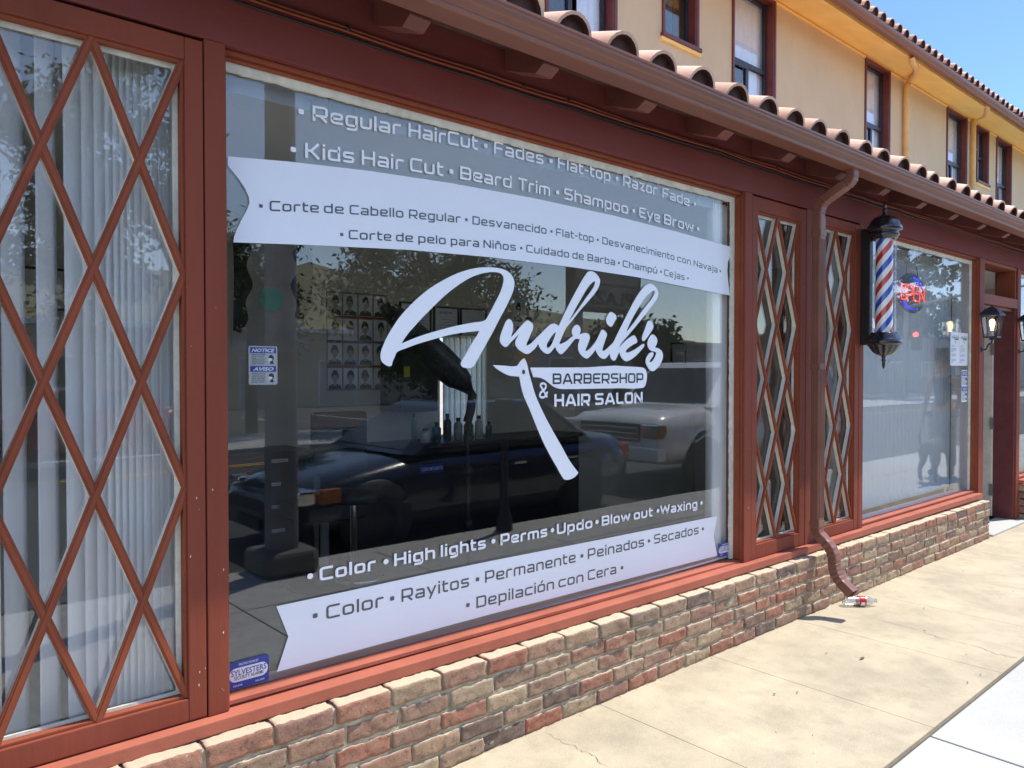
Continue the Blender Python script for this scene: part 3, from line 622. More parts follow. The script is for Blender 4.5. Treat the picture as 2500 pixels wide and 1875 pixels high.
def tile_rows(name, x0, x1, pitch, r, yfront, zfront, slope_, rows, length, mats, parent, thick=.014):
    mb = MB(); n = int((x1-x0)/pitch); sg = 10
    ax = Vector((0, 1, slope_)).normalized(); nrm = Vector((0, -slope_, 1)).normalized()
    for i in range(n+1):
        xc = x0+i*pitch
        for k in range(rows):
            o = Vector((xc+random.uniform(-.006, .006), yfront, zfront))+ax*(k*length+(random.uniform(-.012, .012)))
            o += nrm*(.006+random.uniform(-.004, .004)); l = length*1.18
            ra, rb = r*1.0, r*.86; tw = random.uniform(-.05, .05)
            v = []
            for (rr, q) in ((ra, 0), (rb, l)):
                for th in (0, thick):
                    for j in range(sg+1):
                        a = math.pi*j/sg+tw*.3; v.append(o+ax*q+Vector((math.cos(a)*(rr-th), 0, 0))+nrm*(math.sin(a)*(rr-th)*1.0+.0)+Vector((tw*.05*q, 0, 0)))
            m = sg+1; fs = [(j, j+1, 2*m+j+1, 2*m+j) for j in range(sg)]+[(j+1, j, m+j, m+j+1) for j in range(sg)]
            mb.add(v, fs[:sg], 0, True); mb.add(v, fs[sg:], 0, False)
            if k == 0:
                # hollow underside and the mortar plug set back in the mouth
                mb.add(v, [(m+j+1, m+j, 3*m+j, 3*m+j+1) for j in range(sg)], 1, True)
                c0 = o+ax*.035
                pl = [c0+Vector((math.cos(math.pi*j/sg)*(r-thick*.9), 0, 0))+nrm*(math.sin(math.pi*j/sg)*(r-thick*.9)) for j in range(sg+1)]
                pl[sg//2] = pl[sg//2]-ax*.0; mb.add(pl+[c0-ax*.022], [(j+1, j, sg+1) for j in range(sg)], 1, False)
            # pan tile between the barrels
            if i < n:
                pc = o+Vector((pitch/2, 0, 0))+nrm*(r*.30); v2 = []
                for q in (-.0, l):
                    for j in range(7):
                        a = math.pi+math.pi*j/6; v2.append(pc+ax*(q+.03)+Vector((math.cos(a)*r*.78, 0, 0))+nrm*(math.sin(a)*r*.32))
                mb.add(v2, [(j+1, j, 7+j, 8+j) for j in range(6)], 0, True)
    return mb.build(name, mats, parent)
rt = tile_rows('tile_roof', -1.792, 12.9, .2893, .1098, -.2386, 2.8806, .335, 7, .44, ['tile', 'tilein'], shop)
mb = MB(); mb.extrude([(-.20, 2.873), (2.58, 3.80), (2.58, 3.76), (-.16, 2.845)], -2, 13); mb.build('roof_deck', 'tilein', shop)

# cables along the header under the rafters
def cable(pts, r, name='cable', m='eave'):
    mb = MB(); P = []
    for i in range(len(pts)-1):
        a, b = Vector(pts[i]), Vector(pts[i+1])
        for k in range(6): t = k/6; p = a.lerp(b, t); p.z -= .004*math.sin(math.pi*t)+.002*noise.noise(p*3); P.append(p)
    P.append(Vector(pts[-1])); mb.tube(P, r, 6); return mb.build(name, m, shop)
zc = lambda x: 2.792+(.014 if x > 3.6 else 0)
cable([(x, .092, zc(x)+.010+.004*math.sin(x*3)) for x in [-1+.6*i for i in range(22)]], .0058, m='redt')
cable([(x, .088, zc(x)-.004+.005*math.sin(x*2.1+1)) for x in [-1+.6*i for i in range(22)]], .0048, m='redt')
cable([(x, .094, zc(x)-.020+.006*math.sin(x*1.7+2)) for x in [-1+.6*i for i in range(22)]], .0042, m='blkm')
cable([(x, .094, zc(x)-.028+.006*math.sin(x*1.1)) for x in [-1+.6*i for i in range(22)]], .0030, m='blkm')
for x in (1.42, 2.28, 2.56, 3.02, 3.72, 4.4, 5.3, 6.2):
    mb = MB(); mb.lathe([(.012, -.004), (.013, 0), (.012, .004)], (x, .09, zc(x)+.003), 10, axis='x'); mb.tube([(x, .086, zc(x)+.01), (x+.006, .07, zc(x)-.012)], .0014, 5); mb.build('cable_tie', 'blkm', shop)

# downspout on the shop front
def rounded(pts, k=.06, n=6):
    out = [Vector(pts[0])]
    for i in range(1, len(pts)-1):
        p = Vector(pts[i]); a = Vector(pts[i-1])-p; b = Vector(pts[i+1])-p; kk = min(k, a.length*.49, b.length*.49); p0 = p+a.normalized()*kk; p1 = p+b.normalized()*kk
        for j in range(n+1): t = j/n; out.append(p0*(1-t)**2+p*2*t*(1-t)+p1*t*t)
    out.append(Vector(pts[-1])); return out
def spout(path, hw, hd, name, m, parent, crimp=True):
    mb = MB(); n = len(path); rings = []; nc = 28
    for i, p in enumerate(path):
        t = ((path[min(i+1, n-1)]-p).normalized()+(p-path[max(i-1, 0)]).normalized()).normalized()
        sd = Vector((1, 0, 0)); u = sd.cross(t).normalized(); bend = 0 < i < n-1 and (path[i+1]-p).normalized().dot((p-path[i-1]).normalized()) < .9995
        q = 1-(.10 if (bend and i % 2 and crimp) else 0); ring = []
        for j in range(nc):
            a = 2*math.pi*j/nc; ca, sa = math.cos(a), math.sin(a); e = .28
            X = math.copysign(abs(ca)**e, ca)*hw*q; Y = math.copysign(abs(sa)**e, sa)*hd*q
            ring.append(p+sd*X+u*Y)
        rings.append(ring)
    v = [x for r_ in rings for x in r_]; mb.add(v, [(i*nc+j, i*nc+(j+1) % nc, (i+1)*nc+(j+1) % nc, (i+1)*nc+j) for i in range(n-1) for j in range(nc)], 0, False)
    # ribs pressed into the straight runs
    return mb
XS = 4.80
path = rounded([(XS, -.205, 2.815), (XS, -.205, 2.742), (XS, -.10, 2.690), (XS, .010, 2.625), (XS, .010, 2.45), (XS, .010, .56), (XS, .010, .500), (XS, -.108, .400), (XS, -.108, .245), (XS, -.230, .150)], .085, 8)
mb = spout(path, .038, .031, 'downspout', 'gut', shop); ds = mb.build('downspout', 'gut', shop)
for z in (.56, 1.58, 2.44):
    mb = MB(); mb.box(XS-.0405, XS+.0405, -.0235, .0435, z-.02, z+.02); mb.build('pipe_band', 'gut', ds, bevel=.004)
mb = MB()
for dx in (-.024, -.008, .008, .024): mb.box(XS+dx-.0028, XS+dx+.0028, -.0245, -.018, .60, 2.40)
for dy in (-.008, .012, .028): mb.box(XS-.0415, XS-.035, dy-.0028, dy+.0028, .60, 2.40)
mb.build('pipe_rib', 'gut', ds)
mb = MB(); mb.box(XS-.032, XS+.032, -.0002, .0002, 0, .0004); 
# ------------------------------------------------------------------ yellow stucco building behind
up = thing('stucco_building', 'two storey yellow stucco building with tiled eave rising behind the shop roof', 'building', (8, 2.6, 0))
YW = 2.6
WINS = [(4.83, 5.80, 4.25, 6.02, 5.30, True, 'curtain'), (6.52, 7.16, 5.075, 6.05, None, False, 'roomdark'), (7.82, 8.77, 4.35, 6.09, 5.215, True, 'curtain'), (11.25, 12.10, 4.35, 6.095, 5.205, True, 'curtain'),
        (14.40, 15.37, 4.35, 6.095, 5.22, True, 'curtain'), (15.87, 16.52, 5.08, 6.095, 5.56, False, 'curtain'), (16.96, 17.88, 4.35, 6.10, 5.245, True, 'curtain'), (2.4, 3.4, 4.3, 6.05, 5.2, True, 'curtain')]
def holed(mb, x0, x1, z0, z1, y, holes, dep):
    X = sorted({x0, x1, *[h[0] for h in holes], *[h[1] for h in holes]}); Z = sorted({z0, z1, *[h[2] for h in holes], *[h[3] for h in holes]})
    for i in range(len(X)-1):
        for k in range(len(Z)-1):
            cx, cz = (X[i]+X[i+1])/2, (Z[k]+Z[k+1])/2
            if any(h[0] < cx < h[1] and h[2] < cz < h[3] for h in holes): continue
            mb.add([(X[i], y, Z[k]), (X[i+1], y, Z[k]), (X[i+1], y, Z[k+1]), (X[i], y, Z[k+1])], [(0, 1, 2, 3)])
    mb.box(x0, x1, y+dep+.25, y+dep+.3, z0, z1)
mb = MB(); holed(mb, -3, 26, 3.3, 6.16, YW, WINS, .2); mb.build('wall', 'stucco', up)
mb = MB(); mb.box(-3, 26, YW+1.3, YW+1.5, 3.3, 6.4); mb.build('rear_wall', 'stucco', up)
for i, (x0, x1, z0, z1, rail, slider, back) in enumerate(WINS):
    fr = MB(); d = .115
    fr.box(x0, x0+.035, YW-.022, YW+d, z0, z1); fr.box(x1-.075, x1, YW-.022, YW+d, z0, z1); fr.box(x0+.0352, x1-.0752, YW-.020, YW+d, z1-.035, z1); fr.box(x1-.055, x1-.028, YW-.030, YW-.021, z0, z1)
    fr.box(x0-.02, x1+.02, YW-.045, YW+d, z0-.045, z0-.0002)
    f = fr.build('window', 'maroon', up, bevel=.005)
    if z0 > 5:
        m2 = MB(); m2.box(x0-.03, x1+.03, YW-.03, YW+.02, z0-.085, z0-.0455); m2.build('window_sill', 'orange', f, bevel=.004)
    sh = MB(); a, b = x0+.036, x1-.076; ys, ye = YW+.07, YW+.11; s_ = .035
    sh.box(a, a+s_, ys, ye, z0, z1-.036); sh.box(b-s_, b, ys, ye, z0, z1-.036); sh.box(a+s_, b-s_, ys, ye, z1-.036-s_, z1-.036); sh.box(a+s_, b-s_, ys, ye, z0, z0+s_)
    if rail: sh.box(a+s_, b-s_, ys-.004, ye, rail-.028, rail+.028)
    if slider: mx_ = (a*.52+b*.48); sh.box(mx_-.03, mx_+.03, ys-.004, ye-.006, z0+s_, (rail or z1)-.0285); sh.box(a+s_, a+s_+.03, ys-.012, ys-.0045, z0+s_, (rail or z1)-.03); sh.box(a+s_+.03, mx_, ys-.012, ys-.0045, (rail or z1)-.06, (rail or z1)-.0285)
    if i == 0: sh.box((a+b)/2-.10, (a+b)/2+.02, ys-.004, ye, z0, z1-.04)
    sh.build('sash', 'sash', f, bevel=.003)
    g = MB(); g.box(a+.01, b-.01, YW+.088, YW+.092, z0+.01, z1-.05); g.build('pane', 'glass2', f)
    cu = MB(); n = 24
    lo = rail if (slider and rail) else z0
    def sheet(xa, xb, za, zb):
        v = []
        for k in range(n+1):
            x = xa+(xb-xa)*k/n; yy = YW+.135+.008*math.sin(k*1.35+i)+.004*math.sin(k*3.1)
            v += [(x, yy, za), (x, yy+.002*math.sin(k), zb)]
        cu.add(v, [(2*k, 2*k+2, 2*k+3, 2*k+1) for k in range(n)], 0, True)
    if back == 'curtain':
        sheet(a, b, lo, z1-.03)
        if slider and rail: sheet((a+b)/2, b, z0, rail)
        cu.build('curtain', 'curtain', f)
    else:
        sheet(a, b-.2, z0, z1-.03); cu.build('curtain', 'sash', f)
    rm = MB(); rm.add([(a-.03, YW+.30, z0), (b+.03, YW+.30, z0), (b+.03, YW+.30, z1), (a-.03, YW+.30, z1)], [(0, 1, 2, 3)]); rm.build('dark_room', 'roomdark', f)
# cove soffit, gutter and roof edge
cv = [(YW, 6.128), (2.42, 6.092), (2.20, 6.020), (2.0415, 5.958), (2.0415, 6.022), (YW, 6.195)]
mb = MB(); mb.extrude(cv, -3, 26, 0, False); mb.build('soffit', 'orange', up, auto=True)
mb = MB(); mb.box(-3, 26, YW-.016, YW-.001, 6.075, 6.112); mb.build('cornice_line', 'orange', up, bevel=.006)
g2 = [(1.965+.075*math.cos(rad(180+18*k)), 6.04+.075*math.sin(rad(180+18*k))) for k in range(11)]+[(2.04, 6.055), (2.03, 6.055)]+[(1.965+.066*math.cos(rad(360-18*k)), 6.04+.066*math.sin(rad(360-18*k))) for k in range(11)]+[(1.892, 6.046), (1.886, 6.046)]
mb = MB(); mb.extrude(g2, -3, 26); mb.build('gutter', 'gut', up, auto=True)
tile_rows('tile_roof', -2.9, 26, .248, .090, 1.915, 6.085, .335, 5, .42, ['tile', 'tilein'], up, .012)
mb = MB(); mb.extrude([(2.02, 6.045), (4.4, 6.83), (4.4, 6.74), (2.06, 5.99)], -3, 26); mb.build('roof_deck', 'tilein', up)
# yellow downpipes
for pts in ([(2225, 140, 2.03), (2228, 152, 2.03), (2236, 166, 2.16), (2236, 178, 2.30), (2222, 196, 2.50), (2213, 212, 2.545), (2213, 240, 2.545), (2214.5, 420, 2.545)], [(2409, 250, 2.03), (2410, 262, 2.03), (2409, 274, 2.18), (2403, 283, 2.34), (2388, 288, 2.50), (2377, 296, 2.545), (2377, 315, 2.545), (2379, 500, 2.545)]):
    P = [at(*p) for p in pts]; xw = P[-2].x; P[-1].x = xw; P[-1].z = 3.6
    mb = MB(); mb.tube(rounded(P, .12, 5), .042, 14); o = mb.build('downspout', 'pipeY', up); o['label'] = 'yellow painted downpipe with bent top'
    for z in (5.55, 5.0): mb = MB(); mb.lathe([(.046, -.02), (.048, 0), (.046, .02)], (xw, 2.545, z), 14); mb.build('pipe_band', 'pipeY', o)
# ------------------------------------------------------------------ barber pole
bp = thing('barber_pole', 'wall mounted barber pole with red white and blue spiral between black caps', 'barber pole', (5.625, .07, 1.55)); AX = (5.575, -.080)
mb = MB(); mb.box(5.598, 5.652, .030, .0975, 1.738, 2.578); mb.build('bracket', 'blkm', bp, bevel=.006)
v = []; seg = 72; hz = 90; z0, z1 = 1.81, 2.50
mb = MB()
for k in range(hz+1):
    for j in range(seg): a = 2*math.pi*j/seg; v.append((AX[0]+.0565*math.cos(a), AX[1]+.0565*math.sin(a), z0+(z1-z0)*k/hz))
for c in range(3): pass
groups = {0: [], 1: [], 2: []}
# stripes follow a helix: shear the rings so that each column of faces is one band
v2 = []
for k in range(hz+1):
    z = z0+(z1-z0)*k/hz; ph = -2*math.pi*(z-z0)/.42
    for j in range(seg): a = 2*math.pi*j/seg-ph; v2.append((AX[0]+.0565*math.cos(a), AX[1]+.0565*math.sin(a), z))
for k in range(hz):
    for j in range(seg):
        b = (j % 36); mi = 1 if 9 <= b < 18 else (2 if 27 <= b < 36 else 0)
        groups[mi].append((k*seg+j, k*seg+(j+1) % seg, (k+1)*seg+(j+1) % seg, (k+1)*seg+j))
for mi in groups: mb.add(v2, groups[mi], mi, True)
mb.build('striped_cylinder', ['whitestripe', 'redstripe', 'bluestripe'], bp)
mb = MB(); mb.lathe([(.077, 1.81), (.077, 2.50)], (AX[0], AX[1], 0), 40); mb.build('clear_tube', glass('clear_acrylic', .035, (.985, .99, .99)), bp)
mb = MB(); mb.lathe([(.070, 2.478), (.086, 2.482), (.088, 2.497), (.096, 2.502), (.098, 2.516), (.088, 2.521), (.092, 2.530), (.112, 2.536), (.116, 2.549), (.115, 2.566), (.108, 2.574)], (*AX, 0), 40)
mb.lathe([(.108, 2.574), (.103, 2.590), (.090, 2.612), (.066, 2.632), (.034, 2.645), (.014, 2.652)], (*AX, 0), 48, flute=8, famt=.07)
mb.build('top_cap', 'blk', bp)
mb = MB(); mb.lathe([(.016, 2.645), (.014, 2.665), (.007, 2.672), (.014, 2.680), (.017, 2.685), (.008, 2.692), (.012, 2.705), (.010, 2.725), (.004, 2.742), (0, 2.748)], (*AX, 0), 16); mb.build('finial', 'blk', bp)
mb = MB(); mb.lathe([(.070, 1.822), (.084, 1.822), (.086, 1.806), (.096, 1.800), (.098, 1.786), (.108, 1.778), (.117, 1.766), (.119, 1.748), (.112, 1.738), (.104, 1.734)], (*AX, 0), 40)
mb.lathe([(.104, 1.734), (.090, 1.708), (.072, 1.684), (.046, 1.666), (.018, 1.656), (.012, 1.652)], (*AX, 0), 64, flute=12, famt=.16); mb.build('bottom_cap', 'blk', bp)
mb = MB(); mb.lathe([(.012, 1.656), (.016, 1.646), (.008, 1.638), (.015, 1.630), (.017, 1.624), (.009, 1.616), (.012, 1.600), (.008, 1.578), (.003, 1.566), (0, 1.564)], (*AX, 0), 16); mb.build('finial', 'blk', bp)
for z in (2.52, 1.752):
    mb = MB(); mb.tube([(5.622, .05, z-.01), (5.60, -.01, z-.005), (AX[0], AX[1], z+.006)], [.014, .018, .03], 12); mb.lathe([(0, -.022), (.018, -.022), (.02, -.012), (.02, 0)], (5.624, .03, z-.02), 14, axis='y'); mb.build('arm', 'blk', bp)
mb = MB()
for z in (2.40, 1.86): mb.lathe([(0, -.006), (.008, -.005), (.009, 0)], (5.64, .03, z), 10, axis='y')
mb.build('screw', 'steel', bp)
# ------------------------------------------------------------------ lanterns
def lantern(x, y, label):
    t = thing('wall_lantern', label, 'wall lantern', (x, y, 1.86), 'lanterns either side of the door')
    rot = rad(0); q = .070
    def sq(hw, z): return [(x+sx*hw, y+sy*hw, z) for sx, sy in ((-1, -1), (1, -1), (1, 1), (-1, 1))]
    def loft(mb, a, b, mi=0): mb.add(a+b, [(0, 1, 5, 4), (1, 2, 6, 5), (2, 3, 7, 6), (3, 0, 4, 7)], mi)
    mb = MB(); loft(mb, sq(.086, 2.065), sq(.088, 2.078)); loft(mb, sq(.088, 2.078), sq(.050, 2.125)); loft(mb, sq(.050, 2.125), sq(.022, 2.142)); mb.add(sq(.086, 2.065), [(3, 2, 1, 0)]); mb.lathe([(.024, 2.140), (.026, 2.147), (.010, 2.152), (.010, 2.163), (0, 2.168)], (x, y, 0), 12); mb.build('cap', 'lantern', t)
    mb = MB()
    for sx in (-1, 1):
        for sy in (-1, 1): mb.tube([(x+sx*.052, y+sy*.052, 1.872), (x+sx*.072, y+sy*.072, 2.066)], .0065, 6, up=(1, 0, 0))
    loft(mb, sq(.058, 1.860), sq(.058, 1.874)); mb.add(sq(.058, 1.860), [(3, 2, 1, 0)]); mb.add(sq(.058, 1.874), [(0, 1, 2, 3)]); mb.lathe([(.02, 1.86), (.026, 1.850), (.012, 1.838), (0, 1.836)], (x, y, 0), 12); mb.build('cage', 'lantern', t)
    mb = MB(); loft(mb, sq(.051, 1.876), sq(.071, 2.064)); mb.build('pane', glass('lantern_glass', .04, (.86, .84, .80)), t)
    mb = MB(); mb.lathe([(.012, 1.93), (.014, 1.955), (.022, 1.985), (.023, 2.01), (.016, 2.03), (0, 2.036)], (x, y, 0), 16); mb.build('bulb', emit('lit_bulb', (1, .80, .48), 3.2), t)
    mb = MB(); mb.lathe([(.011, 1.874), (.012, 1.93)], (x, y, 0), 12); mb.build('bulb_holder', 'paper', t)
    xw = x+.03
    mb = MB(); mb.tube(rounded([(x, y, 1.852), (x, y, 1.812), (xw, .045, 1.80), (xw, .055, 1.755), (xw, .09, 1.75)], .03, 5), .0075, 8); mb.build('arm', 'lantern', t)
    mb = MB(); mb.lathe([(.0, -.014), (.02, -.012), (.028, -.003), (.03, 0)], (xw, .098, 1.752), 16, axis='y'); mb.build('wall_plate', 'lantern', t)
lantern(8.125, .002, 'black glass lantern with lit bulb on post left of the doorway')
lantern(9.262, .002, 'black glass lantern with lit bulb at right edge of the picture beyond the doorway')
# ------------------------------------------------------------------ plastic bottle
bt = thing('plastic_bottle', 'empty clear plastic bottle with red label lying under the spout', 'bottle', (5.1, -.1, G0))
A = Vector((5.035, -.055, G0+.034)); d_ = Vector((.17, -.15, 0)).normalized(); mb = MB()
prof = [(0, .004), (.022, 0), (.031, .008), (.0325, .03), (.031, .05), (.0328, .07), (.031, .09), (.0325, .10), (.0315, .14), (.032, .15), (.028, .175), (.018, .195), (.013, .205), (.013, .222), (0, .223)]
rot = d_.to_track_quat('Z', 'Y').to_matrix()
def along(prof, mb, seg=28):
    o = len(mb.v); mb.lathe(prof, (0, 0, 0), seg)
    for i in range(o, len(mb.v)): mb.v[i] = tuple(A+rot @ Vector(mb.v[i]))
along(prof, mb); mb.build('bottle_body', glass('clear_plastic', .34, (.9, .92, .92), .16), bt)
mb = MB(); along([(.0322, .098), (.0328, .10), (.0328, .142), (.0322, .144)], mb); mb.build('label_band', 'redstripe', bt)
mb = MB(); along([(.0333, .108), (.0333, .134)], mb, 28)
mb.f = mb.f[14:22]; mb.mi = mb.mi[14:22]; mb.sm = mb.sm[14:22]; mb.build('label_panel', 'paper', bt)
